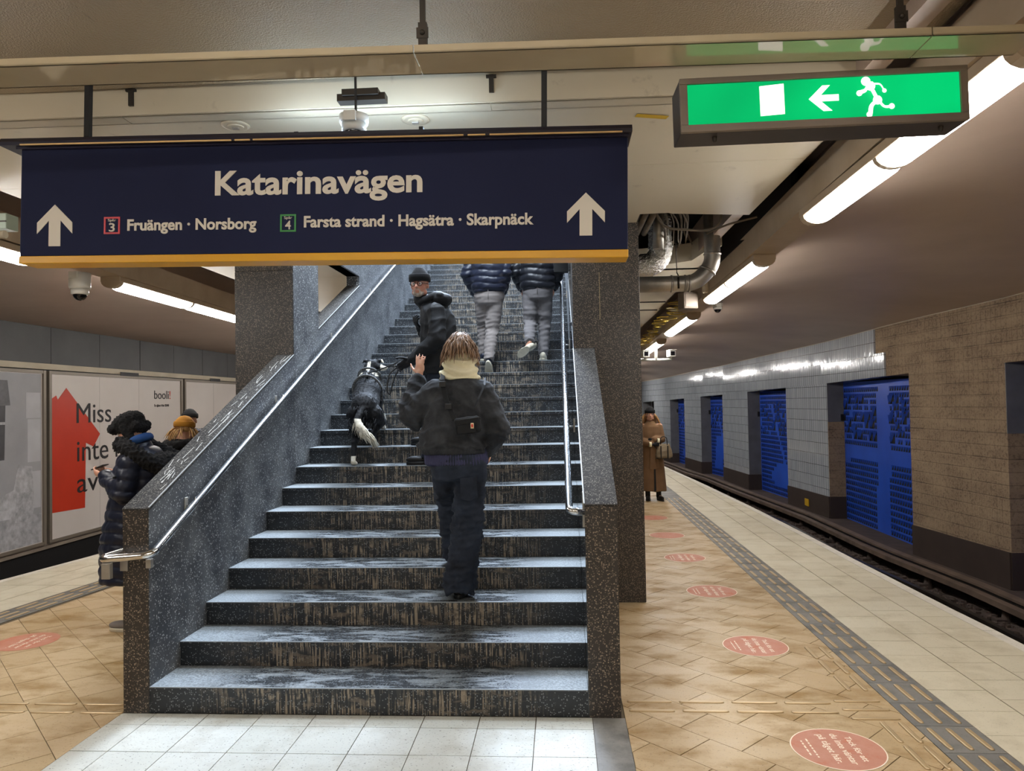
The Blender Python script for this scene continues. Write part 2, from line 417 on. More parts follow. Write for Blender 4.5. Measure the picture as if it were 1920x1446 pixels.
lampXL = lambda y: -2.17-.006*y
TRK = -1.08

def strip_mesh(mb, f0, f1, ys, mi=0, smooth=False):
    """surface between two curves y->(x,z)"""
    vs = []; fs = []
    for y in ys:
        a, b = f0(y), f1(y); vs += [(a[0], y, a[1]), (b[0], y, b[1])]
    for i in range(len(ys)-1): fs.append((2*i, 2*i+1, 2*i+3, 2*i+2))
    mb.add(vs, fs, mi, smooth)
YS = [-9, -6, -3, -1, 0, 1.2, 2.3, 3.15, 4.2, 4.5, 6.2, 8.2, 10, 11.6, 13.5, 15.4, 17.5, 20, 22, 24.6, 27, 30, 34, 38]
LEDGE = -.85

# ------------------------------------------------------------------ floor: joint bed + platform slab sides, tiles as parts
mb = MB()
strip_mesh(mb, lambda y: (edgeL(y), -.006), lambda y: (edgeR(y), -.006), YS)
strip_mesh(mb, lambda y: (edgeR(y), -.006), lambda y: (edgeR(y)+.02, -.12), YS, 1)
strip_mesh(mb, lambda y: (edgeR(y)+.02, -.12), lambda y: (edgeR(y)-.25, -.14), YS, 1)
strip_mesh(mb, lambda y: (edgeR(y)-.25, -.14), lambda y: (edgeR(y)-.25, TRK), YS, 1)
strip_mesh(mb, lambda y: (edgeL(y)-.0, TRK), lambda y: (edgeL(y), -.006), YS, 1)
floor = tag(mb.obj('floor', [M_grout, M_concrete]), 'tiled island platform with cream, ochre, grey and white tiling', None, kind='structure')
G = .0022
def poly_tile(poly, m, name='tile', z1=None, parent=None):
    cx = sum(p[0] for p in poly)/len(poly); cy = sum(p[1] for p in poly)/len(poly)
    sh = []
    for p in poly:
        d = math.hypot(p[0]-cx, p[1]-cy); k = max(0, 1-G*1.4/max(d, .01)); sh.append((cx+(p[0]-cx)*k, cy+(p[1]-cy)*k))
    q = MB().prism([(p[0]-cx, p[1]-cy) for p in sh], -.005, 0.0)
    z = (z1 if z1 is not None else 0)+random.uniform(-.0006, .0004)
    return q.obj(name, m, parent or floor, (cx, cy, z))
def rect_tile_mesh(wd, ln, m):
    return MB().box((-wd/2+G, -ln/2+G, -.005), (wd/2-G, ln/2-G, 0)).mesh('tile', m)
# white tiles in front of the stairs
TW = .306
wt = rect_tile_mesh(TW, TW, M_white_tile)
for j in range(5):
    y1 = -.146-(j-1)*.3065; y0 = y1-.3065
    if j == 0: y1, y0 = -.0, -.146
    for i in range(9):
        x1 = 2.49-i*TW; x0 = max(x1-TW, -.16)
        if x1-x0 < .03: continue
        if j > 0 and x1-x0 > TW-.01: inst('tile', wt, floor, ((x0+x1)/2, (y0+y1)/2, random.uniform(-.0006, .0004)))
        else: poly_tile([(x0, y0), (x1, y0), (x1, y1), (x0, y1)], M_white_tile)
for y in (-1.5,):
    poly_tile([(-.16, -9), (2.49, -9), (2.49, -1.373), (-.16, -1.373)], M_white_tile)
    poly_tile([(2.49, -9), (2.665, -9), (2.665, -1.373), (2.49, -1.373)], M_grey_tile)
for y0, y1 in ((-.62, .0), (-1.373, -.62)):
    poly_tile([(2.49, y0), (2.665, y0), (2.665, y1), (2.49, y1)], M_grey_tile, 'tile')
# ochre tiles, laid diagonally in running bond
def diag(x0, y0, x1, y1, cuts, lim, TWd=.25, TL=.36, slope=-1):
    r = math.sqrt(.5); n = 0; far = []
    for i in range(-60, 80):
        for j in range(-60, 80):
            u0 = i*TWd; v0 = j*TL+(TL/2 if i % 2 else 0)
            pts = [(u0, v0), (u0+TWd, v0), (u0+TWd, v0+TL), (u0, v0+TL)]
            P_ = [((u-v)*r, (u+v)*r) for u, v in pts]
            P_ = clip_rect(P_, x0, y0, x1, y1)
            for a, b, c in cuts:
                if len(P_) >= 3: P_ = clip(P_, a, b, c)
            if len(P_) < 3 or poly_area(P_) < .0012: continue
            if sum(p[1] for p in P_)/len(P_) < lim: poly_tile(P_, M_yellow_tile); n += 1
            else: far.append(P_)
    return far
far = diag(2.665, -1.0, 4.15, 17, [], 5.6)
far += diag(-2.6, -.8, -.16, 4.5, [(-1, .13, 2.395)], 2.3)
q = MB()
for P_ in far:
    cx = sum(p[0] for p in P_)/len(P_); cy = sum(p[1] for p in P_)/len(P_)
    q.prism([(cx+(p[0]-cx)*.985, cy+(p[1]-cy)*.985) for p in P_], -.005, -.0005)
q.prism([(2.665, -9), (4.15, -9), (4.15, -1.003), (2.665, -1.003)], -.005, 0)
q.prism([(-3.4, -9), (-.16, -9), (-.16, -.803), (-2.475, -.803)], -.005, 0)
q.prism([(-2.0, 4.5), (-.16, 4.5), (-.16, 30), (-1.6, 30)], -.005, 0)
tag(q.obj('far_ochre_tiles', M_yellow_tile, floor), 'more distant ochre tiles', kind='stuff')
# grey tactile band: tiles with three ribs each
gt = rect_tile_mesh(.297, .297, M_grey_tile)
rib = MB()
rib.loft([(0, 0, -.001, .016, .120), (0, 0, .0045, .014, .118), (0, 0, .0065, .009, .113)], 14, 0, 5.0); rib_me = rib.mesh('rib', M_rib)
y = -1.25; ngt = 0
while y < 16:
    t = inst('tile', gt, floor, (4.15+.1485, y+.1485, random.uniform(-.0004, .0004)))
    if y < 9:
        for dx in (-.095, 0, .095): inst('rib', rib_me, t, (dx, 0, 0))
    y += .297
MB().prism([(4.15, -9), (4.447, -9), (4.447, -1.253), (4.15, -1.253)], -.005, 0).obj('tile', M_grey_tile, floor)
# guide ribs set in the ochre tiles
for r_, yy, x0, n in (('a', .22, 2.69, 4), ('b', .095, 2.69, 4)):
    for i in range(n): inst('rib', rib_me, floor, (x0+.13+i*.293, yy, .0), (0, 0, PI/2), (1, 1.06, 1))
for x_, yy in ((3.98, .25), (3.985, .135), (3.99, .02)): inst('rib', rib_me, floor, (x_, yy, 0), (0, 0, PI/2), (1, 1.06, 1))
for x_ in (4.0, 4.095):
    for yy in (1.06, .79, .52, -.14, -.41, -.68): inst('rib', rib_me, floor, (x_, yy, 0))
for i in range(4):
    for yy in (.115, -.0): inst('rib', rib_me, floor, (-.34-i*.293+(0 if yy > .1 else .06), yy, 0), (0, 0, PI/2), (1, 1.06, 1))
# cream tiles between tactile band and platform edge
ct = rect_tile_mesh(.305, .296, M_cream_tile)
cols_ = [(4.447, 4.777, 1.02), (4.78, 5.085, 1.18), (5.088, 6.0, 1.02)]
for c_, (x0, x1, yo) in enumerate(cols_):
    y = yo-.296*8
    while y < 17.5:
        xe0 = edgeR(y)-.075; xe1 = edgeR(y+.296)-.075
        if x0 < min(xe0, xe1):
            P_ = [(x0, y), (min(x1, xe0), y), (min(x1, xe1), y+.296), (x0, y+.296)]
            if c_ == 1 and min(xe0, xe1) > x1: inst('tile', ct, floor, ((x0+x1)/2, y+.148, random.uniform(-.0005, .0003)))
            else: poly_tile(P_, M_cream_tile)
        y += .296
y = -1.4
while y < 17.5:
    poly_tile([(edgeR(y)-.073, y), (edgeR(y)+.018, y), (edgeR(y+.592)+.018, y+.592), (edgeR(y+.592)-.073, y+.592)], M_strip, 'edge_stone')
    y += .592
q = MB()
q.prism([(4.45, -9), (5.43, -9), (5.47, -1.45), (4.45, -1.45)], -.005, 0)
q.prism([(3.0, 30), (edgeR(17.5), 17.5), (edgeR(24)-.0, 24), (edgeR(30), 30)], -.005, -.001)
q.obj('tile', M_cream_tile, floor)
# left side: grey band and cream tiles, slanting with the left track
def lx(y, off): return edgeL(y)+off
y = -1.2
while y < 9:
    for o0, o1 in ((.078, .405), (.408, .735), (.738, 1.062)):
        poly_tile([(lx(y, o0), y), (lx(y, o1), y), (lx(y+.296, o1), y+.296), (lx(y+.296, o0), y+.296)], M_cream_tile)
    poly_tile([(lx(y, -.015), y), (lx(y, .075), y), (lx(y+.296, .075), y+.296), (lx(y+.296, -.015), y+.296)], M_strip, 'edge_stone')
    g = poly_tile([(lx(y, 1.065), y), (lx(y, 1.36), y), (lx(y+.296, 1.36), y+.296), (lx(y+.296, 1.065), y+.296)], M_grey_tile)
    if 0 < y < 4:
        for k_ in (-.09, 0, .09): inst('rib', rib_me, g, (k_, 0, 0), (0, 0, -.12))
    y += .297

# red floor stickers
M_red = tile_mat('faded_red_sticker', srgb(188, 122, 98), srgb(184, 126, 104), srgb(190, 92, 58), .8, 9, .5, thr=.56, specks=.2)
M_redtxt = mat('sticker_lettering', srgb(236, 220, 200), .6)
def text_mesh(body, size, m, bold=0.0, ext=.0006, align='LEFT', xs=1.0, name='lettering'):
    c = bpy.data.curves.new('t', 'FONT'); c.body = body; c.size = size; c.offset = bold; c.extrude = ext; c.align_x = align; c.resolution_u = 4
    o = bpy.data.objects.new('t', c); col.objects.link(o)
    dg = bpy.context.evaluated_depsgraph_get(); dg.update()
    me = bpy.data.meshes.new_from_object(o.evaluated_get(dg), depsgraph=dg); bpy.data.objects.remove(o)
    for v in me.vertices: v.co.x *= xs
    me.materials.clear(); me.materials.append(m); me.name = name; return me
def fit_text(body, width, height_cap, m, bold=0.0, name='lettering'):
    """text scaled to a given width and capital height, lower left at the origin"""
    me = text_mesh(body, 1.0, m, bold, .002, name=name)
    xs = [v.co.x for v in me.vertices]; x0, x1 = min(xs), max(xs)
    cap = text_mesh('F', 1.0, m, bold, .002); ch = max(v.co.y for v in cap.vertices); b0 = 0
    for v in me.vertices:
        v.co.x = (v.co.x-x0)/(x1-x0)*width; v.co.y = v.co.y/ch*height_cap
    return me
lines = [('Tack för att', .10, .26, .030), ('du inte väntar', .035, .32, .034), ('på tåget här.', -.03, .30, .034)]
stk = []
places = ['nearest the camera, beside the cream tiles', 'second from the camera, past the guide ribs', 'third from the camera, level with the pillar foot', 'fourth from the camera, beyond the pillar foot', 'fifth from the camera, just before the far woman', 'faintest and farthest, near the feet of the far woman']
for i, yy in enumerate((-.33, 1.2, 2.685, 4.12, 5.48, 6.92)):
    t = thing('floor_sticker', 'round red floor sticker, %s' % places[i], 'sticker', (3.665, yy, .0), 0, 'red stickers in a row on the ochre tiles')
    rr = .215; d = MB(); d.prism([(rr*math.cos(a*PI/24), rr*math.sin(a*PI/24)) for a in range(48)], -.001, .0016); d.obj('disc', M_red, t)
    rg = MB(); rg.rings([[((rr+dr)*math.cos(a*PI/24), (rr+dr)*math.sin(a*PI/24), zz) for a in range(48)] for dr, zz in ((-.001, .0010), (.005, .0010), (.005, .0018), (-.001, .0018))], closed=True, smooth=False); rg.obj('rim', M_redtxt, t)
    if i < 4:
        for body, off, wd, hh in lines:
            me = fit_text(body, wd, hh, M_redtxt, .01)
            inst('lettering', me, t, (off+hh/2-.04, wd/2, .0012), (0, 0, -PI/2), (1, 1, .4))
        for off, wd in ((-.125, .2), (-.155, .16)):
            s_ = MB(); x_ = 0
            while x_ < wd:
                l_ = random.uniform(.012, .03); s_.box((x_, 0, 0), (x_+l_, .008, .0007)); x_ += l_+.01
            s_.obj('small_print', M_redtxt, t).location = (off, wd/2, .0016); t.children[-1].rotation_euler = (0, 0, -PI/2)
t = thing('floor_sticker', 'round red floor sticker on the left side of the stairs, by the handrail end', 'sticker', (-1.66, 1.24, 0), 0)
d = MB(); d.prism([(rr*math.cos(a*PI/24), rr*math.sin(a*PI/24)) for a in range(48)], -.001, .0016); d.obj('disc', M_red, t)
for body, off, wd, hh in lines:
    inst('lettering', fit_text(body, wd, hh, M_redtxt, .01), t, (off+hh/2-.04, wd/2, .0012), (0, 0, -PI/2), (1, 1, .4))

# ------------------------------------------------------------------ track bed, right side
mb = MB(); strip_mesh(mb, lambda y: (edgeR(y)-.3, TRK), lambda y: (wallR(y)+.6, TRK), YS); strip_mesh(mb, lambda y: (-6.1, TRK), lambda y: (edgeL(y)+.05, TRK), YS)
tag(mb.obj('trim_1', M_ballast), 'dark ballast bed of the tracks', kind='structure')
mb = MB(); strip_mesh(mb, lambda y: (wallR(y)-.33, LEDGE), lambda y: (wallR(y)+.42, LEDGE), YS); strip_mesh(mb, lambda y: (wallR(y)-.33, TRK), lambda y: (wallR(y)-.33, LEDGE), YS)
strip_mesh(mb, lambda y: (-6.0, LEDGE), lambda y: (-5.7, LEDGE), YS); strip_mesh(mb, lambda y: (-5.7, LEDGE), lambda y: (-5.7, TRK), YS)
tag(mb.obj('trim_2', M_concrete), 'raised concrete walkway along the foot of the tunnel walls', kind='structure')
# ballast stones
bs = MB(); rnd = random.Random(3)
for i in range(2600):
    y = -1+18*rnd.random()**1.3; x = wallR(y)-.42-1.5*rnd.random(); s_ = rnd.uniform(.02, .045)
    c = Vector((x, y, TRK+s_*.4)); vs = [c+Vector((rnd.uniform(.6, 1)*a*s_, rnd.uniform(.6, 1)*b*s_, rnd.uniform(.5, .9)*d_*s_)) for a in (-1, 1) for b in (-1, 1) for d_ in (-1, 1)]
    bs.add(vs, [(0, 1, 3, 2), (4, 6, 7, 5), (0, 4, 5, 1), (2, 3, 7, 6), (0, 2, 6, 4), (1, 5, 7, 3)])
tag(bs.obj('ballast_stones', M_ballast), 'dark brown ballast stones between the right hand rails', 'ballast', kind='stuff')
def follow(mb, off, prof, f=wallR, mi=0, y0=-4, y1=34, st=1.0):
    ys = [y0+i*st for i in range(int((y1-y0)/st)+1)]
    mb.rings([[(f(y)+off+px, y, pz) for px, pz in prof] for y in ys], mi, False, True)
railprof = lambda z: [(-.035, z), (.035, z), (.035, z-.03), (.01, z-.04), (.01, z-.12), (.06, z-.14), (-.06, z-.14), (-.01, z-.12), (-.01, z-.04), (-.035, z-.03)]
for nm, off, lb in (('rail', -.98, 'steel running rail nearer the right wall, with a polished head'), ('rail', -2.42, 'steel running rail close under the edge of the platform on the right')):
    mb = MB(); follow(mb, off, railprof(-.90)); tag(mb.obj(nm, M_rail), lb, 'rail')
mb = MB(); ys_ = [-4+i for i in range(39)]
t = thing('conductor_rail', 'brown covered conductor rail running along the far side of the right track', 'rail', (0, 0, 0))
mb = MB(); follow(mb, -.50, [(-.12, -.80), (-.03, -.79), (-.03, -.80), (-.12, -.87)]); mb.obj('lower_cover', M_duct, t)
mb = MB(); follow(mb, -.39, [(-.075, -.755), (.02, -.74), (.02, -.78), (-.075, -.785)]); mb.obj('upper_cover', M_duct, t)
mb = MB(); follow(mb, -.46, [(-.03, -.80), (.03, -.80), (.03, -.92), (-.03, -.92)]); mb.obj('steel_rail', M_rail, t)
ins = MB(); ins.cap2((0, 0, TRK), (0, 0, -.93), .06, .045, 10); ins.box((-.14, -.05, TRK+.02), (.02, .05, TRK+.07)); ins_me = ins.mesh('insulator', M_concrete)
for i in range(12): y = 3.6+i*1.75; inst('insulator', ins_me, t, (wallR(y)-.50, y, 0))
slp = MB().box((-1.2, -.12, TRK-.1), (1.2, .12, TRK+.025)).mesh('sleeper', M_concrete)
for i in range(30):
    y = -1+i*.75; inst('sleeper', slp, bpy.data.objects['trim_1'], (wallR(y)-1.65, y, 0))

# ------------------------------------------------------------------ right wall: skirting, piers, lintel, recesses
niches = [(3.0, 6.07), (8.37, 12.1), (14.4, 17.3), (20.0, 22.1), (24.6, 27.0), (29.6, 31.4)]
nzt = lambda y: 2.19-.0185*(y-3.0)
bz = lambda y: -.36-.005*(y-6)
solid = [(-9, 3.0)]+[(niches[i][1], niches[i+1][0]) for i in range(5)]+[(31.4, 38)]
wall_right = empty('wall_right'); wall_right['kind'] = 'structure'
def wall_piece(name, y0, y1, z0, z1, m, off=0.0, ny=None):
    """z0, z1 functions of y; follows the wall curve"""
    ny = ny or max(1, int((y1-y0)/1.0)); ys = [y0+(y1-y0)*i/ny for i in range(ny+1)]
    mb = MB(); mb.rings([[(wallR(y)-off, y, z0(y)), (wallR(y)-off, y, z1(y)), (wallR(y)+.45, y, z1(y)), (wallR(y)+.45, y, z0(y))] for y in ys], 0, False, True)
    return mb.obj(name, m, wall_right)
zl = lambda y: LEDGE-.25
for (a, b) in solid:
    m = M_bare if (a, b) in [(-9, 3.0), (6.07, 8.37)] else M_glazed
    wall_piece('pier', a, b, bz, nzt, m)
    wall_piece('skirting', a, b, zl, bz, M_brownpaint, .02)
# lintel: bare at the near end, glazed beyond the ragged edge
wall_piece('lintel', -9, 8.9, nzt, wallTop, M_bare, .0)
wall_piece('lintel', 9.25, 38, nzt, lambda y: nzt(y)+.42, M_glazed, .012)
wall_piece('lintel', 9.65, 38, lambda y: nzt(y)+.42, wallTop, M_glazed, .012)
wall_piece('lintel', 8.9, 9.65, nzt, wallTop, M_bare, -.02)
wall_piece('cornice', -9, 38, wallTop, lambda y: wallTop(y)+.03, M_cream2, .03)
wl_ = [-9+i for i in range(48)]
MB().rings([[(wallR(y)+.44, y, TRK-.1), (wallR(y)+.52, y, TRK-.1), (wallR(y)+.52, y, 3.95), (wallR(y)+.44, y, 3.95)] for y in wl_], 0, False, True).obj('backing', M_dark, wall_right)  # unseen black strip added behind the recesses against light leaks
# reveals on the far side of each recess
for i, (a, b) in enumerate(niches):
    y = b; x0, x1 = wallR(y), wallR(y)+.37
    low = M_bare if i in (0, 1) else M_wall_grey
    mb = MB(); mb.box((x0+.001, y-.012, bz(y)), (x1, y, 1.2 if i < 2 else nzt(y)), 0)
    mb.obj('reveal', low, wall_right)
    if i < 2: MB().box((x0+.001, y-.014, 1.2), (x1, y, nzt(y))).obj('reveal', M_wall_grey, wall_right)
    MB().box((x0+.001, y-.02, LEDGE-.2), (x1, y, bz(y))).obj('reveal', M_brownpaint, wall_right)
    sg = MB().box((x0+.27, y-.035, 1.22), (x0+.33, y-.012, 1.36)); sg.obj('niche_plate', M_black, wall_right)
MB().box((wallR(13.2)-.035, 13.12, -.74), (wallR(13.2)-.021, 13.38, -.58)).obj('warning_plate', mat('yellow_plate', srgb(214, 172, 30), .5), wall_right)
# blue perforated panels
def blue_panel(i, a, b, label):
    xa, xb = wallR(a)+.34, wallR(b)+.34
    L = math.hypot(b-a, xb-xa); ang = math.atan2(xb-xa, b-a)
    t = thing('relief_panel', label, 'wall panel', (xa, a, LEDGE), 0, 'blue relief panels in the wall recesses'); t.rotation_euler = (0, 0, -ang)
    H = nzt((a+b)/2)-LEDGE-.03
    MB().box((0, 0, 0), (.03, L, H)).obj('sheet', M_blue, t)
    cell_w, cell_h = .095, .120; rows = int(H/cell_h); cs = int(L/cell_w); rr_ = random.Random(i*5+1)
    fl = MB(); hl = MB()
    for r in range(rows):
        for c in range(cs):
            y0 = (c+.12)*cell_w; z0 = r*cell_h+.03; u = y0/L; v = z0/H; big = 1.0
            if i == 1:   # cross
                if abs(u-(.46+.04*(1-v))) < .075 or abs(v-(.485-.05*(u-.5)*.6)) < .045: continue
            else:
                if i % 2 == 0 and (u < .75-1.7*abs(v-.16) and v < .3 and v > .09): continue
                if i % 2 == 1 and (abs(u-.68+.25*v) < .17 and .1 < v < .5): continue
                if abs(u-(.2+.55*v)) < .025 and v < .75: continue
            if .56 < v < .86 and rr_.random() < .28: big = rr_.choice((1.5, 1.9, 2.2))
            if .56 < v < .86 and rr_.random() < .16: continue
            s_ = big; w_ = cell_w*s_*.76; h_ = cell_h*s_*.74
            hl.add([(-.0015, y0, z0), (-.0015, y0+w_, z0), (-.0015, y0, z0+h_)], [(0, 2, 1)])
            hl.add([(-.0005, y0, z0), (-.0005, y0+w_, z0), (-.0005, y0, z0+h_)], [(0, 2, 1)])
            # folded flap leaving the sheet along the diagonal
            mx = -.011*big
            fl.add([(-.001, y0+w_, z0), (-.001, y0, z0+h_), (mx, y0+w_*.95, z0+h_*.95)], [(0, 1, 2), (2, 1, 0)])
    tag(hl.obj('cut_outs', M_blue_dk, t), 'dark triangular openings', kind='stuff')
    tag(fl.obj('folded_flaps', M_blue, t), 'folded blue triangles', kind='stuff')
blue_panel(0, 3.0, 6.07, 'blue relief panel nearest the camera, beyond the bare brown pier at the picture edge')
blue_panel(1, 8.37, 12.1, 'blue relief panel with a plain cross, between bare brown pier and white pier')
blue_panel(2, 14.4, 17.3, 'blue relief panel with a plain slanting shape, third recess along the right wall')
blue_panel(3, 20.0, 22.1, 'blue relief panel in the fourth recess, between two white tiled piers')
blue_panel(4, 24.6, 27.0, 'blue relief panel in the fifth recess, just right of the far woman')
# ------------------------------------------------------------------ left wall, cladding, posters
XL = -6.0
wall_left = empty('wall_left'); wall_left['kind'] = 'structure'
MB().box((XL-.3, -9, TRK-.1), (XL-.02, 38, 3.95)).obj('backing', M_black, wall_left)
MB().box((XL-.05, -9, TRK), (XL+.0, 38, -.50)).obj('skirting', M_black, wall_left)
y = -.2
for wd in [1.29]*16:
    MB().box((XL-.02, y+.006, 2.50), (XL+.0+random.uniform(0, .006), y+wd-.006, 3.10), 0, .003).obj('cladding_panel', M_clad, wall_left); y += wd
MB().box((XL-.03, -9, 2.40), (XL+.04, 38, 2.495)).obj('top_rail', M_cream2, wall_left)
MB().box((XL-.03, -9, -.50), (XL+.035, 38, -.42)).obj('bottom_rail', noisy('taupe_frame', srgb(150, 138, 124), srgb(135, 122, 110), 2, .5), wall_left)
M_frame = mat('poster_frame', srgb(140, 130, 118), .4, .3)
M_paper = noisy('poster_paper', srgb(222, 214, 208), srgb(214, 205, 198), 1, .4)
M_redpaper = noisy('poster_red', srgb(214, 62, 34), srgb(198, 54, 30), 1, .4)
M_ink = mat('poster_ink', srgb(34, 30, 32), .5)
def poster(y0, y1, label):
    t = thing('poster_board', label, 'poster', (XL+.02, y0, -.42))
    L = y1-y0; H = 2.80
    MB().box((-.02, .06, .05), (.02, L-.06, H-.05)).obj('sheet', M_paper, t)
    for a, b, c, d in ((0, .06, 0, H), (L-.06, L, 0, H)): MB().box((-.02, a, c), (.05, b, d)).obj('frame_upright', M_frame, t)
    for c, d in ((0, .05), (H-.05, H)): MB().box((-.02, .06, c), (.045, L-.06, d)).obj('frame_rail', M_frame, t)
    return t
def flat(t, name, poly, m, x=.021, th=.002):   # poly in (y, z) local
    return MB().prism(poly, x, x+th, 0, 'x').obj(name, m, t)
PB = poster(7.41, 11.66, 'white advertising poster with a big red house and black lettering')
zz = .42
house = [(.02, .42+.06), (.95, .42+.0), (.95, .42+1.18), (1.18, 1.66), (1.02, 1.50), (1.35, 1.66)]
hp = [(0.06, .43+.05), (.93, .43+.02), (.96, 1.58), (1.17, 1.50), (1.36, 1.72), (.45, 2.53), (.24, 2.33), (.20, 2.40), (.06, 2.33)]
flat(PB, 'printed_house', hp, M_redpaper)
def wall_text(t, body, y0, z0, wd, cap, m, bold=.0):
    me = fit_text(body, wd, cap, m, bold)
    return inst('lettering', me, t, (.024, y0, z0), (PI/2, 0, PI/2))
wall_text(PB, 'Miss', .71, 1.93, .98, .34, M_ink); wall_text(PB, 'inte ha', .72, 1.27, 1.62, .36, M_ink); wall_text(PB, 'av b', .72, .73, 1.10, .34, M_ink)
wall_text(PB, 'booli', 3.15, 2.36, .56, .17, M_ink); wall_text(PB, '!', 3.74, 2.36, .035, .17, M_redpaper); wall_text(PB, 'En tjänst från SBAB', 3.15, 2.20, .56, .05, M_ink, 0)
for y_ in (1.35, 2.6): flat(PB, 'sheet_joint', [(y_, .06), (y_+.006, .06), (y_+.006, 2.74), (y_, 2.74)], mat('sheet_seam', srgb(176, 168, 162), .5), .0205, .001)
flat(PB, 'owner_plate', [(1.95, 2.79), (2.55, 2.79), (2.55, 2.86), (1.95, 2.86)], M_ink, .045, .006)
PC = poster(11.75, 16.0, 'blank white poster board right of the red house poster, partly behind the pillar')
flat(PC, 'sheet_joint', [(1.4, .06), (1.406, .06), (1.406, 2.74), (1.4, 2.74)], M_frame, .0205, .001)
flat(PC, 'owner_plate', [(1.2, 2.79), (1.7, 2.79), (1.7, 2.86), (1.2, 2.86)], M_ink, .045, .006)
PA = poster(3.0, 7.34, 'grey poster at the left edge showing a frosted room with window and armchair')
def gpap(n, a, b, sc=3): return noisy(n, srgb(a, a, a+4), srgb(b, b, b+4), sc, .45)
g1, g2, g3, g4 = gpap('print_wall', 172, 158, 2), gpap('print_window', 66, 84, 5), gpap('print_frost', 206, 150, 9), gpap('print_curtain', 120, 96, 8)
flat(PA, 'printed_wall', [(.07, .06), (4.26, .06), (4.26, 2.74), (.07, 2.74)], g1, .0202, .001)
flat(PA, 'printed_floor', [(.07, .06), (4.26, .06), (4.26, .52), (2.2, .62), (.07, .55)], g3, .0212, .001)
for y0_ in (.3, 2.85):
    flat(PA, 'printed_window', [(y0_, 1.42), (y0_+.62+.0, 1.42), (y0_+.65, 2.58), (y0_, 2.6)], g2, .0215, .001)
    flat(PA, 'printed_blind', [(y0_-.05, 2.22), (y0_+.74, 2.24), (y0_+.68, 2.62), (y0_-.05, 2.62)], g4, .0225, .001)
    flat(PA, 'printed_bar', [(y0_, 1.95), (y0_+.64, 1.95), (y0_+.64, 1.99), (y0_, 1.99)], g3, .0228, .001)
for y0_, z0_, z1_ in ((3.95, 1.35, 2.02), (3.92, 2.04, 2.44), (3.85, .62, 1.2)): flat(PA, 'printed_cabinet', [(y0_, z0_), (4.24, z0_), (4.24, z1_), (y0_, z1_)], gpap('print_cabinet', 196, 182), .0215, .001)
chairp = [(2.3, .45), (4.0, .35), (4.1, .65), (4.05, 1.28), (3.75, 1.32), (3.65, .95), (3.3, .85), (2.5, .9), (2.25, 1.1)]
flat(PA, 'printed_armchair', chairp, g3, .0222, .001)
flat(PA, 'printed_armrest', [(3.68, .45), (4.02, .42), (4.06, .88), (3.72, .9)], gpap('print_armrest', 150, 200, 14), .0232, .001)
flat(PA, 'printed_cushion', [(2.7, .55), (3.6, .52), (3.6, .66), (2.7, .7)], gpap('print_cushion', 214, 188, 10), .0232, .001)
# orange poster far away on the platform and a hanging grey cabinet
t = thing('far_poster', 'narrow orange and pink poster beyond the pillar, behind the woman in the camel coat', 'poster', (3.95, 17.0, 0))
MB().box((-.5, 0, .0), (.33, .08, 1.97)).obj('frame', M_black, t); MB().box((-.5, -.012, .3), (.27, .0, 1.9)).obj('sheet', noisy('orange_print', srgb(236, 150, 100), srgb(220, 130, 140), 1.2, .4), t)
t = thing('hanging_cabinet', 'grey box hanging from the ceiling behind the dark pillar', 'cabinet', (3.75, 13.0, 2.05))
MB().box((-.3, 0, .0), (.28, .3, .58), 0, .01).obj('body', M_clad, t); MB().box((-.02, .1, .58), (.04, .2, 1.2)).obj('hanger', M_black, t)
# end walls
tag(MB().box((-7, 38, TRK), (9, 38.3, 4)).obj('wall_back', M_wall_grey), kind='structure')
tag(MB().box((-7, -9.3, TRK), (9.5, -9, 4)).obj('wall_front', M_cream2), kind='structure')

# ------------------------------------------------------------------ ceiling
ceiling = empty('ceiling'); ceiling['kind'] = 'structure'
for a, b in (((-7, -9.3, 3.9), (9.5, .5, 4.0)), ((-7, .5, 3.9), (-.2, 38.3, 4.0)), ((2.7, .5, 3.9), (9.5, 38.3, 4.0)), ((-.2, 22, 3.9), (2.7, 38.3, 4.0))):  # unseen boxes above the ceiling, added to keep sky light from leaking in
    MB().box(a, b).obj('sky_blocker', M_dark, ceiling)
# glossy slab over the near part, soffit boards beyond
MB().box((-1.75, -9, 3.38), (4.10, -.42, 3.5)).obj('slab', M_slab, ceiling)
mb = MB(); SZ = 3.25
def soff(poly, z0=SZ, z1=SZ+.2, m=M_soffit, name='soffit_board'): return MB().prism(poly, z0, z1).obj(name, m, ceiling)
soff([(-1.5, -.42), (3.95, -.32), (3.95, .75), (-1.5, .75)])
soff([(-1.5, .754), (-.02, .754), (-.02, 4.5), (-1.5, 4.5)]); soff([(-1.5, 4.504), (-.15, 4.504), (-.15, 20), (-1.5, 20)])
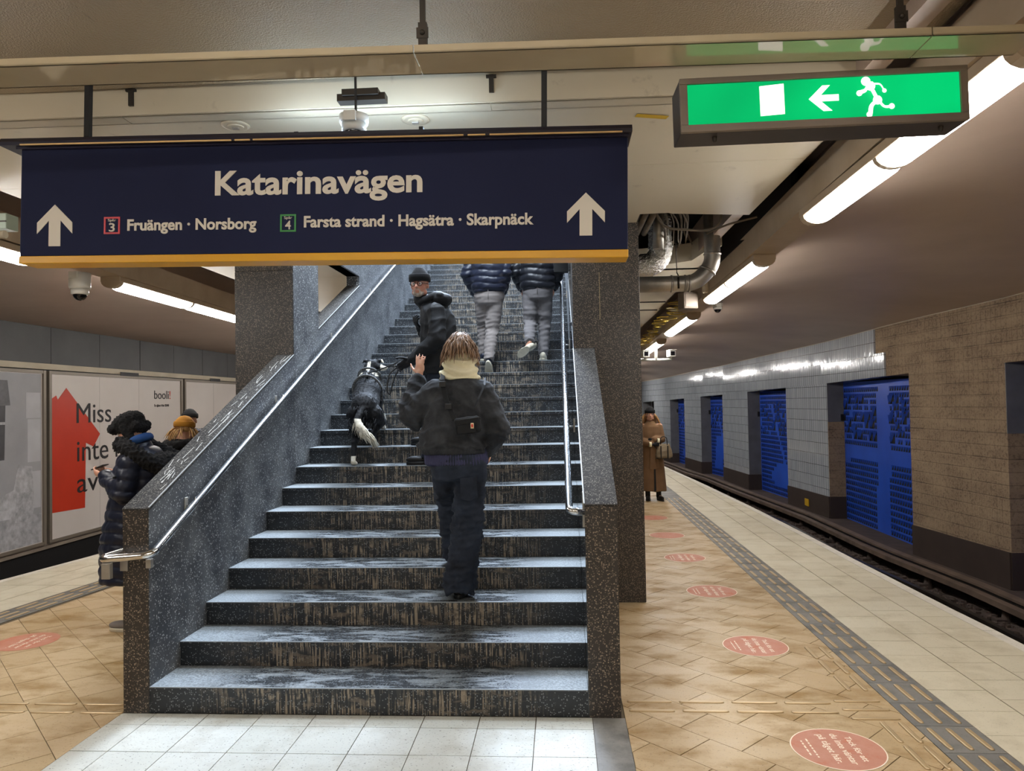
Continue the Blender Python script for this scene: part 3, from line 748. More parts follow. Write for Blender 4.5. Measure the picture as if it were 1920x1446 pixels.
# right soffit with the broken hole
soff([(2.49, .754), (3.95, .754), (3.95, 2.18), (3.30, 2.05), (3.26, 2.02), (3.03, 2.03), (3.03, 2.31), (2.49, 2.31)])
hx = [(3.95, 2.18), (4.06, 2.26), (4.10, 2.5), (4.02, 3.1), (3.96, 3.5), (3.87, 3.72), (3.82, 4.15), (3.6, 4.3), (3.2, 4.42), (3.04, 4.40)]
soff([(3.0, 4.40), (3.2, 4.42), (3.6, 4.3), (3.82, 4.15), (3.87, 3.72), (3.99, 3.4), (4.02, 8.4), (2.65, 8.4), (2.65, 4.4)])
for a, b in ((8.404, 9.6), (9.604, 11.9), (11.904, 16), (16.004, 30)): soff([(2.65, a), (4.05, a), (4.05, b), (2.65, b)])
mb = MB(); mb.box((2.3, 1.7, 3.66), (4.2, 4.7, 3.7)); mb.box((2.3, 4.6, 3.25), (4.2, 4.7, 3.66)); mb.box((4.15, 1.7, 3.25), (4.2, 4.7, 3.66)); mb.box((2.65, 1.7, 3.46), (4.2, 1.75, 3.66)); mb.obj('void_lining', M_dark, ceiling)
# edge lips / trays
def lip(y0l, y0r, xl, xr, w_, z=SZ, name='ceiling_tray', hgt=.048, m=M_cream):
    mb = MB(); th = .006
    a = [(xl, y0l), (xr, y0r), (xr, y0r+w_), (xl, y0l+w_)]
    mb.prism(a, z, z+th); mb.prism([(xl, y0l), (xr, y0r), (xr, y0r+th), (xl, y0l+th)], z, z+hgt); mb.prism([(xl, y0l+w_-th), (xr, y0r+w_-th), (xr, y0r+w_), (xl, y0l+w_)], z, z+hgt)
    return mb
tt = thing('ceiling_tray', 'glossy cream channel hanging under the ceiling, crossing the picture above both signs', 'ceiling tray')
xsplit = [(-1.7, 1.835), (1.841, 3.70), (3.706, 4.09)]
fy = lambda x: -1.484+(x+.03)*.0325
TZ = 3.0
for a, b in xsplit: lip(fy(a), fy(b), a, b, .18, TZ, hgt=.030).obj('tray_section', M_cream, tt)
M_brk = mat('dark_bracket', srgb(60, 54, 48), .5, .6)
hk = MB().box((-.010, -.008, 0), (.010, .008, .335)); hk.box((-.03, -.012, .325), (.03, .012, .338)); hk.box((-.016, -.011, .0), (.016, .011, .09)); hk.box((-.022, -.013, .03), (.022, -.009, .07)); hk.cap2((0, -.016, .05), (0, -.01, .05), .010, .010); hkm = hk.mesh('hanger', M_brk)
for x_ in (-.9, 1.87, 3.6): inst('hanger', hkm, tt, (x_, fy(x_)+.02, TZ+.028))
t2 = thing('ceiling_edge_tray', 'second cream channel above the blue sign, carrying round detectors', 'ceiling tray')
fy2 = lambda x: -.36+(x+.5)*.018
for a, b in ((-1.6, .085), (.09, 2.02), (2.025, 3.95)): lip(fy2(a)-.03, fy2(b)-.03, a, b, .10, SZ-.004, m=M_cream2).obj('tray_section', M_cream2, t2)
hk2 = MB().box((-.012, -.01, 0), (.012, .01, .09)); hk2.box((-.026, -.012, .075), (.026, .012, .088)); hk2m = hk2.mesh('hanger', M_brk)
for x_ in (.15, 2.03): inst('hanger', hk2m, t2, (x_, fy2(x_)-.045, SZ+.045))
def detector(x, y, label, m, dome=False):
    t = thing('ceiling_detector', label, 'detector', (x, y, SZ))
    MB().loft([(0, 0, 0, .075, .075), (0, 0, -.006, .075, .075), (0, 0, -.01, .06, .06)], 24).obj('rim', m, t)
    MB().loft([(0, 0, -.008, .045, .045), (0, 0, -.016, .04, .04)], 20).obj('base', M_cream2, t)
    MB().box((-.018, -.012, -.024), (.018, .012, -.014), 0, .002).obj('terminal', M_steel_d, t)
detector(.62, -.2, 'empty round detector base left of the dome camera above the blue sign', M_cream2)
detector(1.60, -.17, 'empty round detector base right of the dome camera above the blue sign', M_cream2)
def dome_cam(loc, s, label, body=M_white_pl, tall=.09):
    t = thing('dome_camera', label, 'camera', loc)
    MB().loft([(0, 0, 0, .075*s, .075*s), (0, 0, -tall*s, .075*s, .075*s), (0, 0, -(tall+.012)*s, .07*s, .07*s)], 28).obj('housing', body, t)
    MB().loft([(0, 0, -(tall+.012)*s, .062*s, .062*s), (0, 0, -(tall+.05)*s, .062*s, .062*s), (0, 0, -(tall+.055)*s, .052*s, .052*s)], 28).obj('ring', M_white_pl, t)
    d_ = MB(); d_.ell((0, 0, -(tall+.05)*s), (.05*s, .05*s, .05*s)); d_.obj('dome', M_glassdark, t)
    MB().box((-.03*s, -.085*s, -.05*s), (.03*s, -.068*s, -.0)).obj('lock_plate', body, t)
MB().box((1.375, -.555, 3.12), (1.385, -.545, 3.38)).obj('dome_stem', M_black, ceiling)
dome_cam((1.37, -.55, 3.128), .95, 'white dome camera over the blue sign, in front of the ceiling tube', tall=.03)
dome_cam((-2.17, 2.62, 3.02), 1.25, 'white dome camera hanging below the left end of the blue sign', tall=.11)
dome_cam((4.47, 5.95, 3.0), .95, 'white dome camera on the lamp rail to the right of the dark pillar', tall=.03)
mb = MB(); mb.box((-.12, -.03, 0), (.12, .03, .035)); mb.box((-.09, -.05, .02), (.09, .05, .05)); tag(mb.obj('mounting_bracket', M_brk, None, (1.40, -.50, 3.215)), 'dark metal mounting bracket above the dome camera', 'bracket')
# cool tube behind the sign
t = thing('tube_lamp', 'cool white fluorescent tube along the back of the blue sign top', 'lamp', (1.42, -.46, 3.062))
MB().box((-.50, .0, -.05), (.50, .05, -.025)).obj('batten', M_cream2, t)
MB().tube([(-.485, 0, 0), (.485, 0, 0)], .015, 10).obj('tube', M_glow_cool, t)
for x_ in (-.3, .3): MB().box((x_-.01, -.20, -.10), (x_+.01, .02, -.04)).obj('holder', M_black, t)
for i_, y_ in enumerate((-3.3, -6.4)):  # unseen tubes added over and behind the camera to light the foreground
    t = thing('added_fill_tube', ('unseen fill tube lamp added above the camera', 'unseen fill tube lamp added behind the camera')[i_], 'lamp', (1.4, y_, 3.38))
    MB().box((-1.25, -.05, -.04), (1.25, .05, 0)).obj('batten', M_cream2, t)
    MB().tube([(-1.2, 0, -.06), (1.2, 0, -.06)], .019, 10).obj('tube', M_glow_fill, t)
# dark rail rest and pipe on the ceiling at the left
t = thing('ceiling_fixing_rail', 'short steel fixing channel screwed to the ceiling above the left of the sign', 'bracket', (.20, -.62, 3.43))
mb = MB(); mb.box((-.02, -.16, 0), (.02, .16, .03)); mb.obj('channel', M_steel_d, t); t.rotation_euler = (0, 0, .3)
MB().box((-.018, -.16, -.006), (.018, -.12, .001)).obj('clip', M_brk, t)
t = thing('pipe_flange', 'grey pipe stub with a square flange on the ceiling at the upper left', 'pipe', (-.42, .05, 3.25))
MB().box((-.11, -.09, -.012), (.11, .09, 0), 0, .003).obj('flange', M_steel_d, t); MB().tube([(0, 0, -.01), (0, 0, -.3)], .042, 16).obj('stub', M_steel_d, t)
MB().tube([(0, 0, -.05), (0, 0, -.065)], .046, 16).obj('clamp', M_brk, t)
tag(MB().tube([(1.62, -9, 3.44), (1.60, -1.6, 3.44), (1.66, -1.35, 3.44), (1.73, -1.22, 3.43), (1.76, -1.10, 3.40)], .011, 8).obj('ceiling_cable', M_cream2), 'painted cable running along the ceiling to a tray hanger', 'cable')
tp = MB().box((-.09, -.02, -.002), (.09, .02, 0)).obj('sticky_tape', mat('yellow_tape', srgb(196, 160, 24), .5), None, (2.87, -.08, 3.245)); tp.rotation_euler = (0, 0, .28); tag(tp, 'piece of yellow tape stuck to the ceiling left of the exit sign', 'tape')

# platform edge beams with lamps, recess and vaults
def beam(side):
    f = lampXR if side > 0 else lampXL
    ys = [-9+i*1.0 for i in range(44)]
    mb = MB(); s = side
    mb.rings([[(f(y)-s*.13, y, lampZ(y)+.09), (f(y)+s*.12, y, lampZ(y)+.09), (f(y)+s*.12, y, lampZ(y)+.16), (f(y)-s*.08, y, lampZ(y)+.16), (f(y)-s*.13, y, lampZ(y)+.30), (f(y)-s*.15, y, lampZ(y)+.30)] for y in ys], 0, False, True)
    return mb
br_ = beam(1); br_.obj('lamp_beam', M_lampbody, ceiling); bl_ = beam(-1); bl_.obj('lamp_beam', M_lampbody, ceiling)
def over(side):
    f = lampXR if side > 0 else lampXL; e = 3.95 if side > 0 else -1.5
    ys = [-9+i*1.0 for i in range(44)]
    mb = MB(); mb.rings([[(e-.1*side, y, 3.30), (e-.1*side, y, 3.62), (f(y)+.16*side, y, 3.62), (f(y)+.16*side, y, lampZ(y)+.17), (f(y)+.12*side, y, lampZ(y)+.17), (f(y)+.12*side, y, 3.60), (e, y, 3.60), (e, y, 3.30)] for y in ys], 0, False, True)  # outer upright added to seal out sky light above the vault
    return mb
over(1).obj('recess', M_vault, ceiling); over(-1).obj('recess', M_vault, ceiling)
def vault(side):
    mb = MB(); ys = [-9+i*1.0 for i in range(48)]; n = 14; vs = []; fs = []
    for y in ys:
        x0 = (lampXR(y)+.10) if side > 0 else (lampXL(y)-.10); z0 = lampZ(y)+.155
        x1 = (wallR(y)+.02) if side > 0 else XL; z1 = wallTop(y) if side > 0 else 3.10
        for k in range(n+1):
            u = k/n; vs.append((x0+(x1-x0)*u, y, z0+(z1-z0)*u+.10*math.sin(PI*u)))
    for i in range(len(ys)-1):
        for k in range(n): a = i*(n+1)+k; fs.append((a, a+1, a+n+2, a+n+1))
    mb.add(vs, fs, 0, True); return mb
vault(1).obj('vault', M_vault, ceiling); vault(-1).obj('vault', M_vault, ceiling)

def make_lamp(name, half, label, x, y, group, side=1):
    t = thing(name, label, 'lamp', (x, y, lampZ(y)), 0, group)
    t.rotation_euler = (-.011, 0, 0)
    L = half*2+.22
    MB().box((-.105, 0, .035), (.105, L, .092), 0, .006).obj('housing', M_lampbody, t)
    for k in (0, 1):
        y0 = .09+k*(half+.04); y1 = y0+half; mb = MB(); rings = []
        for yy, s_ in ((y0, .6), (y0+.025, .9), (y0+.06, 1), (y1-.06, 1), (y1-.025, .9), (y1, .6)):
            rings.append([(.088*s_*math.cos(PI+PI*a/8), yy, .036+.072*s_*math.sin(PI+PI*a/8)) for a in range(9)])
        mb.rings(rings, 0, True, True); mb.obj('diffuser', M_glow, t)
    for yy in (0.0, .09+half-.012, L-.075):
        e_ = MB(); wd = .075 if yy in (0.0,) or yy > L-.1 else .06
        rings = [[((.100)*math.cos(PI+PI*a/8), q, .04+(.066)*math.sin(PI+PI*a/8)) for a in range(9)] for q in (yy, yy+wd)]
        if wd == .075: e_.rings(rings, 0, False, True); e_.obj('end_cap', M_lampbody, t)
        else: e_.rings([[(x_, q, z_) for x_, _, z_ in rings[0]] for q in (yy+.008, yy+.052)], 0, False, True); e_.obj('joint_band', M_lampbody, t)
    return t
ordn = ['nearest the camera, behind the exit sign', 'second along the right lamp rail', 'third along the right lamp rail, past the dome camera', 'fourth and last before the pillar hides the rail']
for i in range(8):
    y = -1.13+(i)*4.13
    if i < 4: make_lamp('platform_lamp', 1.17, 'long lit platform lamp, '+ordn[i], lampXR(y), y, 'lit lamps over the right platform edge')
    else: make_lamp('platform_lamp', 1.17, 'long lit platform lamp, %s along the right rail, hidden by the pillar' % ('fifth', 'sixth', 'seventh', 'eighth')[i-4], lampXR(y), y, 'lit lamps over the right platform edge')
for i, y in enumerate((-5.3, -9.0+.1)): make_lamp('platform_lamp', 1.17, 'long lit platform lamp %s the camera on the right rail' % ('just behind', 'well behind')[i], lampXR(y), y, 'lit lamps over the right platform edge')
lo = ['long lit platform lamp behind the left end of the blue sign', 'long lit platform lamp between blue sign and left pillar']
for i, y in enumerate((-1.05, 3.12)): make_lamp('platform_lamp', 1.42, lo[i], lampXL(y), y, 'lit lamps over the left platform edge')
for y, q_ in ((-5.2, 'behind the camera'), (7.3, 'hidden by the left pillar'), (11.5, 'far beyond the left pillar'), (15.7, 'at the far end')): make_lamp('platform_lamp', 1.42, 'long lit platform lamp on the left rail, '+q_, lampXL(y), y, 'lit lamps over the left platform edge')

t = thing('cable_trunking', 'pale green trunking box under the ceiling at the far left edge of the picture', 'box', (-2.0, .9, 3.02))
MB().box((-.75, 0, 0), (.45, .12, .11), 0, .006).obj('trunking_body', mat('pale_green_paint', srgb(150, 162, 146), .5), t); MB().box((-.75, -.006, .045), (.45, .0, .055)).obj('seam', M_brk, t)
MB().tube([(-.75, -.02, -.05), (.46, -.02, -.05)], .028, 12).obj('conduit', M_cream2, t); MB().box((.2, 0, .11), (.24, .1, .24)).obj('hanger', M_brk, t)
# ------------------------------------------------------------------ staircase
R_, T_, W_ = .148, .336, 2.472
NS = 38
stair = thing('staircase', 'dark terrazzo staircase rising between two walls from white tiles', 'staircase')
tread_me = None
for k in range(1, NS+1):
    y = (k-1)*T_; z = k*R_
    MB().box((0, y+.006, z-R_), (W_-.004, y+T_+.01, z-.034)).obj('riser', M_riser, stair)
    mb = MB(); mb.box((0, y, z-.032), (W_-.004, y+T_+.004, z), 0); o = mb.obj('tread', [M_tread, M_riser], stair)
    for p in o.data.polygons:
        if p.normal.y < -.5: p.material_index = 1
    MB().box((0.002, y-.0012, z-.0045), (W_-.006, y+.006, z+.0006)).obj('nosing_line', M_edge, stair)
ZL = NS*R_
MB().box((0, NS*T_, ZL-.2), (W_, NS*T_+6, ZL)).obj('landing', M_tread, stair)
def stringer(x0, x1, name, m, y1=4.5, top=1.155, slope=.44):
    # profile in (y, z), extruded in x, top edge separate cap
    p = [(0, 0), (y1, 0), (y1, top+slope*y1-.012), (0.0, top-.012)]
    return MB().prism(p, x0, x1, 0, 'x').obj(name, m, stair)
stringer(-.15, -.001, 'side_wall', [M_gran])
stringer(W_, 2.645, 'side_wall', [M_gran])
# inner faces, dusty and tinted for cool light on the left, polished on the right
p = [(0.004, .0), (16, 6.2), (16, 9), (4.5, 3.12+.0), (4.5, 1.155+.44*4.5-.014), (0.004, 1.155-.014)]
MB().prism([(0.003, 0.0), (4.5, 0), (4.5, 1.155+.44*4.5-.016), (0.003, 1.155-.016)], -.006, .003, 0, 'x').obj('inner_facing', M_gran_in, stair)
M_polish = mat('polished_dark_facing', srgb(52, 56, 62), .06, coat=1); _k = N(M_polish); _k.bump(_k.noise(_k.coord((1, 1, .2), 'World'), 30, 3), .04, .002)
py = .003; seg = 0
for a, b in ((.003, 1.0), (1.003, 2.31), (2.313, 3.5), (3.503, 4.5)):
    MB().prism([(a, .0), (b, 0), (b, 1.155+.44*b-.02), (a, 1.155+.44*a-.02)], W_-.003, W_+.005, 0, 'x').obj('glazed_facing', M_polish, stair)
def cap(x0, x1, y0, y1, name='coping'):
    mb = MB(); t = .018; top = 1.155
    pr = [(y0, top+.44*y0-.014), (y1, top+.44*y1-.014), (y1, top+.44*y1+.004), (y0+.01, top+.44*y0+.004+.0), (y0, top+.44*y0-.002)]
    mb.prism(pr, x0, x1, 0, 'x'); return mb.obj(name, M_cap, stair)
for a, b in ((-.002, 2.315), (3.0, 4.5)):
    cap(-.152, .0045, a, b); cap(W_-.004, 2.648, a, b)
M_line = mat('pale_arris', srgb(168, 170, 170), .35)
for a, b in ((0, 2.315), (3.0, 4.5)):
    for x_ in (.003, W_-.006):
        MB().prism([(a, 1.155+.44*a+.001), (b, 1.155+.44*b+.001), (b, 1.155+.44*b+.006), (a, 1.155+.44*a+.006)], x_-.003, x_+.004, 0, 'x').obj('edge_bead', M_line, stair)
# scraped white scratches on the left coping
rs = random.Random(11); sc_ = MB()
for i in range(46):
    y = rs.uniform(.1, 2.2); x = rs.uniform(-.12, -.03); l = rs.uniform(.03, .16); dx = rs.uniform(-.02, .02); z = 1.155+.44*y+.0048
    sc_.add([(x, y, z), (x+.006, y, z), (x+dx+.004, y+l, z+.44*l), (x+dx, y+l, z+.44*l)], [(0, 1, 2, 3)])
tag(sc_.obj('scratches', mat('chalky_scratch', srgb(176, 174, 168), .7), stair), 'chalky scratches on the left coping', kind='stuff')
# shaft walls above the ceiling level
for x0, x1 in ((-.15, .003), (W_-.003, 2.65)):
    MB().prism([(4.5, 0), (22, 0), (22, 10), (4.5, 10), (4.5, 3.45)], x0, x1, 0, 'x').obj('shaft_wall', M_gran_in, stair)
    MB().prism([(.76, 3.25), (4.5, 3.25), (4.5, 10), (.76, 6.5)], x0, x1, 0, 'x').obj('shaft_wall', M_gran_in, stair)
MB().box((-.15, .68, 3.26), (2.65, .755, 6.5)).obj('shaft_wall', M_gran_in, stair)
MB().prism([(.7, 6.5), (5.8, 8.2), (5.8, 8.35), (.7, 6.65)], -.15, 2.65, 0, 'x').obj('shaft_roof', M_soffit, stair)
MB().box((-.15, 21, 0), (2.65, 21.3, 10)).obj('shaft_end', M_soffit, stair)

# pillars
def pillar(name, x0, x1, label, joints):
    t = thing(name, label, 'pillar', (0, 0, 0))
    z0 = 0; zs = [0]+joints+[3.26]
    for a, b in zip(zs[:-1], zs[1:]):
        MB().box((x0, 2.315, a+.0015), (x1, 3.0, b-.0015), 0, .004).obj('stone_facing', M_gran, t)
    MB().box((x0+.004, 2.319, 0), (x1-.004, 2.996, 3.26)).obj('core', M_gran, t)
    return t
pl = pillar('pillar', -.527, .0015, 'wide dark terrazzo pillar rising through the left stair wall', [2.93])
pr = pillar('pillar', 2.470, 3.045, 'dark terrazzo pillar rising through the right stair wall beside the ochre floor', [])
MB().box((-.003, 2.32, 1.2), (.0045, 2.998, 3.26)).obj('inner_facing', M_gran_in, pl)
MB().box((2.70, 2.3125, 2.42), (2.705, 2.316, 2.83)).obj('inlaid_strip', mat('brass_inlay', srgb(160, 146, 112), .4, .6), pr)

# handrails
def smooth_path(pts, rad=.05, n=6):
    P = [Vector(p) for p in pts]; out = [P[0]]
    for i in range(1, len(P)-1):
        a = (P[i-1]-P[i]); b = (P[i+1]-P[i]); r = min(rad, a.length*.45, b.length*.45); p0 = P[i]+a.normalized()*r; p1 = P[i]+b.normalized()*r
        for k in range(n+1):
            t = k/n; out.append(p0*(1-t)**2+P[i]*2*t*(1-t)+p1*t*t)
    out.append(P[-1]); return out
hz = lambda y, h=.85: .148+.44*y+h
t = thing('handrail', 'polished steel handrail on the left stair wall, wrapping round its end', 'handrail')
MB().tube(smooth_path([(.062, 8.4, hz(8.4)), (.062, -.075, .905), (-.225, -.095, .885), (-.225, .55, .895)], .055), .0215, 16).obj('rail_tube', M_steel, t)
def bracket(x, y, z, sx, t):
    mb = MB(); mb.tube(smooth_path([(x, y, z-.018), (x, y, z-.075), (x-sx*.055, y, z-.075)], .02), .006, 8); mb.obj('bracket', M_steel, t)
    MB().box((x-sx*.062, y-.02, z-.115), (x-sx*.055, y+.02, z-.02), 0, .002).obj('bracket_plate', M_steel_d, t)
for y in (.42, 1.9, 3.4, 5.0, 6.6): bracket(.062, y, hz(y), 1, t)
MB().box((-.215, -.10, .775), (-.165, -.07, .862), 0, .002).obj('end_plate', M_steel_d, t)
MB().box((-.165, -.006, .80), (-.12, -.0, .86), 0, .002).obj('end_plate', M_steel_d, t); MB().box((.0, -.03, .82), (.03, -.0, .87), 0, .002).obj('end_plate', M_steel_d, t)
t = thing('handrail', 'polished steel handrail on the right stair wall, bent to the wall at its foot', 'handrail')
MB().tube(smooth_path([(2.387, 8.4, hz(8.4, .87)), (2.387, .17, hz(.17, .87)), (2.47, .17, hz(.17, .865))], .05), .0215, 16).obj('rail_tube', M_steel, t)
MB().box((2.462, .155, hz(.17, .78)), (2.469, .185, hz(.17, .98)), 0, .001).obj('bracket_plate', M_steel_d, t)
for y in (1.35, 3.0, 4.6, 6.2): bracket(2.387, y, hz(y, .87), -1, t)

# ------------------------------------------------------------------ blue direction sign
M_navy = noisy('navy_sign_enamel', srgb(34, 39, 68), srgb(30, 34, 60), 1.2, .7, .05, 3, spec=.15)
M_navy_dk = mat('navy_hood', srgb(34, 30, 48), .3)
M_yel = noisy('yellow_band', srgb(222, 166, 18), srgb(210, 150, 14), 2, .4)
M_let = mat('cream_lettering', srgb(214, 206, 192), .5)
sg = thing('direction_sign', 'navy direction sign with yellow lower edge and cream lettering, hung above the stairs', 'sign', (1.22, -.70, 2.395))
sg.rotation_euler = (0, math.radians(1.15), 0)
# local frame: x centred, z from lower edge
MB().box((-1.448, 0, .036), (1.448, .12, .555), 0, .004).obj('panel', M_navy, sg)
MB().box((-1.450, -.004, .0), (1.450, .124, .036), 0, .003).obj('yellow_band', M_yel, sg)
hd = MB(); hd.rings([[(x_, .06+ (-.10)*c_, .575+.030*s_) for c_, s_ in ((1, -.5), (1.05, 0), (.9, .7), (.4, 1), (-.4, 1), (-.9, .7), (-1.05, 0), (-1, -.5))] for x_ in (-1.53, -1.50, 1.46, 1.465)], 0, False, True); hd.obj('hood', M_navy_dk, sg)
MB().box((-1.46, -.02, .548), (1.452, .11, .562)).obj('hood_lip', M_navy_dk, sg)
for a, b in ((-1.42, -.39), (-.372, -.30), (-.285, .70), (.72, .80), (.82, 1.42)):
    MB().box((a, -.050, .556), (b, -.042, .562)).obj('light_strip', mat('warm_strip', srgb(226, 190, 130), .4), sg)
for x_ in (.069-1.22, 2.286-1.22): MB().box((x_-.013, .04, .58), (x_+.013, .066, 1.06)).obj('hanger_rod', M_black, sg)
sx = lambda X, Z: (X-1.22, -.0015, Z-2.395-.0+ (X-1.22)*math.tan(math.radians(1.15)))
def sgn_text(body, X0, X1, Z, cap_, bold=.012, m=M_let, nm='lettering'):
    me = fit_text(body, X1-X0, cap_, m, bold); p = sx(X0, Z)
    return inst(nm, me, sg, (p[0], -.0015, sx((X0+X1)/2, Z)[2]), (PI/2, 0, 0))
sgn_text('Katarinavägen', .735, 1.724, 2.712, .112, .026)
sgn_text('Fruängen · Norsborg', .308, .937, 2.561, .052, .028)
sgn_text('Farsta strand · Hagsätra · Skarpnäck', 1.165, 2.239, 2.543, .052, .028)
def arrow(X, Zt, Zb, wd):
    h = Zt-Zb; a = .5*wd; s_ = .060/2*.96
    pts = [(-s_, 0), (s_, 0), (s_, h*.62+.0), (a, h*.30), (a, h*.565), (0, h), (-a, h*.565), (-a, h*.30), (-s_, h*.62)]
    mb = MB().prism(pts, -.0035, .001, 0, 'y'); o = mb.obj('arrow', M_let, sg); p = sx(X, Zb); o.location = (p[0], 0, p[2])
arrow(-.053, 2.703, 2.503, .176); arrow(2.478, 2.668, 2.471, .172)
def badge(X0, X1, Z0, Z1, num, c):
    p0, p1 = sx(X0, Z0), sx(X1, Z1); wd = p1[0]-p0[0]; hh = p1[2]-p0[2]; o = empty('platform_badge'); o.parent = sg; o.location = (p0[0], 0, p0[2])
    mb = MB(); b_ = .008
    for a in ((0, -.003, 0, wd, .001, b_), (0, -.003, hh-b_, wd, .001, hh), (0, -.003, b_, b_, .001, hh-b_), (wd-b_, -.003, b_, wd, .001, hh-b_)): mb.box(a[:3], a[3:])
    mb.obj('badge_border', c, o)
    inst('badge_number', fit_text(num, wd*.36, hh*.48, M_let, .01), o, (wd*.32, -.002, hh*.15), (PI/2, 0, 0)); inst('badge_word', fit_text('Spår', wd*.5, hh*.14, M_let, 0), o, (wd*.25, -.002, hh*.74), (PI/2, 0, 0))
badge(.192, .271, 2.553, 2.633, '3', mat('badge_red', srgb(200, 62, 70), .4)); badge(1.051, 1.127, 2.535, 2.616, '4', mat('badge_green', srgb(58, 140, 70), .4))

# ------------------------------------------------------------------ exit sign
ex_a, ex_b = Vector((2.840, -1.17, 0)), Vector((3.935, -1.15, 0)); exl = (ex_b-ex_a).length; exang = math.atan2(ex_b.y-ex_a.y, ex_b.x-ex_a.x)
EXH = .212
ex = thing('exit_sign', 'lit green emergency exit sign box with running figure, arrow and white door', 'sign', (2.840, -1.17, 2.755)); 
ex.rotation_euler = (0, -.012, exang)
M_boxm = noisy('brown_grey_metal', srgb(132, 118, 104), srgb(112, 100, 88), 3, .45, .05, 30, .2); M_boxd = mat('dark_box', srgb(54, 47, 44), .5)
M_green = mat('lit_green', srgb(0, 120, 70), .7, spec=.1, emis=srgb(0, 168, 92), es=.85); M_wh = mat('lit_white', (1, 1, 1, 1), .4, emis=(1, .98, .93, 1), es=.86)
_k = N(M_green); _v = _k.coord(kind='Object'); _n = _k.ramp(_k.noise(_v, 1.6, 2), [(.35, .65), (.65, 1.1)]); _k.l(_n, _k.b.inputs['Emission Strength'])
MB().box((0.0, .012, 0), (exl, .17, EXH), 0, .004).obj('casing', M_boxd, ex)
fr = .029; mbf = MB()
for a in ((0, -.006, 0, exl, .014, fr), (0, -.006, EXH-fr*.8, exl, .014, EXH), (0, -.006, fr, fr, .014, EXH-fr*.8), (exl-fr, -.006, fr, exl, .014, EXH-fr*.8)): mbf.box(a[:3], a[3:], 0, .002)
mbf.obj('frame', M_boxm, ex)
MB().box((fr, .004, fr), (exl-fr, .012, EXH-fr*.8)).obj('green_panel', M_green, ex)
def exq(px_poly, nm):   # polygons in sign fractions
    MB().prism([(a*exl, b*EXH) for a, b in px_poly], .0015, .004, 0, 'y').obj(nm, M_wh, ex)
exq([(.282, .25), (.367, .27), (.366, .83), (.281, .80)], 'white_door')
exq([(.452, .52), (.50, .76), (.527, .76), (.494, .585), (.556, .585), (.556, .47), (.494, .47), (.532, .29), (.502, .29)], 'arrow')
rm = MB(); S_ = lambda a, b: (a*exl, .003, b*EXH)
def limb(pts, r):
    P_ = [S_(*p_) for p_ in pts]
    rm.tube(smooth_path(P_, .01, 3), r, 8, flat=.25)
    for p_ in (P_[0], P_[-1]): rm.ell(p_, (r, r*.3, r), nu=10, nv=6)
hd_ = S_(.652, .80); rm.ell(hd_, (.018, .004, .018), nu=16, nv=8)
limb([(0.668, 0.707), (0.682, 0.558), (0.690, 0.446)], .018)
limb([(0.660, 0.735), (0.650, 0.614), (0.628, 0.586)], .0115); limb([(0.672, 0.753), (0.702, 0.744), (0.715, 0.614)], .0085)
limb([(0.690, 0.465), (0.712, 0.316), (0.738, 0.321)], .0115); limb([(0.688, 0.456), (0.664, 0.344), (0.660, 0.186)], .0115)
rm.obj('running_figure', M_wh, ex)
for a in (.13, .93): MB().cap2((a*exl, .06, -.002), (a*exl, .06, -.014), .010, .008, 10).obj('screw_knob', M_brk, ex)
for a in (.1, .8): MB().box((a*exl-.02, .08, EXH), (a*exl+.02, .11, .24)).obj('hanger', M_black, ex)

# ------------------------------------------------------------------ pipes, cables and ducts in the broken ceiling
def pipe_run(name, label, pts, r, m, collars=(), rad=.12, cat='pipe'):
    t = thing(name, label, cat)
    P_ = smooth_path(pts, rad, 8); MB().tube(P_, r, 22).obj('pipe_body', m, t)
    for c, d in collars:
        c = Vector(c); d = Vector(d).normalized()
        MB().tube([c-d*.012, c-d*.004, c+d*.004, c+d*.012], [r+.001, r+.008, r+.008, r+.001], 22).obj('collar', M_steel_d, t)
    return t
pipe_run('ventilation_pipe', 'galvanised pipe dropping from the hole and bending left behind the pillar', [(3.85, 3.2, 3.7), (3.85, 3.2, 3.02), (3.68, 3.2, 2.85), (2.75, 3.2, 2.85)], .078, M_steel_d,
         [((3.85, 3.2, 3.13), (0, 0, 1)), ((3.80, 3.2, 2.97), (.5, 0, .8)), ((3.62, 3.2, 2.85), (1, 0, 0)), ((3.58, 3.2, 2.85), (1, 0, 0)), ((3.45, 3.2, 2.85), (1, 0, 0))], .10)
MB().tube([(3.505, 3.2, 2.95), (3.50, 3.2, 3.6)], .004, 6).obj('suspension_wire', M_brk, tag(thing('pipe_hanger', 'thin threaded hanger with turnbuckle holding the galvanised pipe', 'hanger'), None))
_ph = bpy.data.objects['pipe_hanger']; MB().tube([(3.505, 3.11, 2.79), (3.505, 3.11, 2.90)], .010, 8).obj('turnbuckle', M_brk, _ph); MB().tube([(3.505, 3.12, 2.92), (3.505, 3.2, 2.96)], .006, 8).obj('hook', M_brk, _ph)
t = thing('foil_duct', 'crinkled foil duct elbow beside the dark pillar', 'duct')
fo = MB(); fo.tube(smooth_path([(3.40, 3.55, 3.65), (3.40, 3.55, 3.12), (3.0, 3.55, 3.07), (2.8, 3.55, 3.07)], .16, 10), .12, 20)
blob(fo, 'foil_jacket', M_foil, t, .018, 1, lambda co, no: folds(co, .012, 60, 4)+folds(co, .008, 120, 9))
MB().tube([(3.38, 3.42, 3.75), (3.36, 3.42, 3.24)], .055, 18).obj('steel_inlet', M_steel_d, t)
M_cab = noisy('dusty_cable', srgb(128, 116, 100), srgb(92, 82, 70), 6, .7)
rr_ = random.Random(5)
cbt = thing('cable_bundle', 'bundle of dusty cables crossing inside the broken ceiling hole', 'cables')
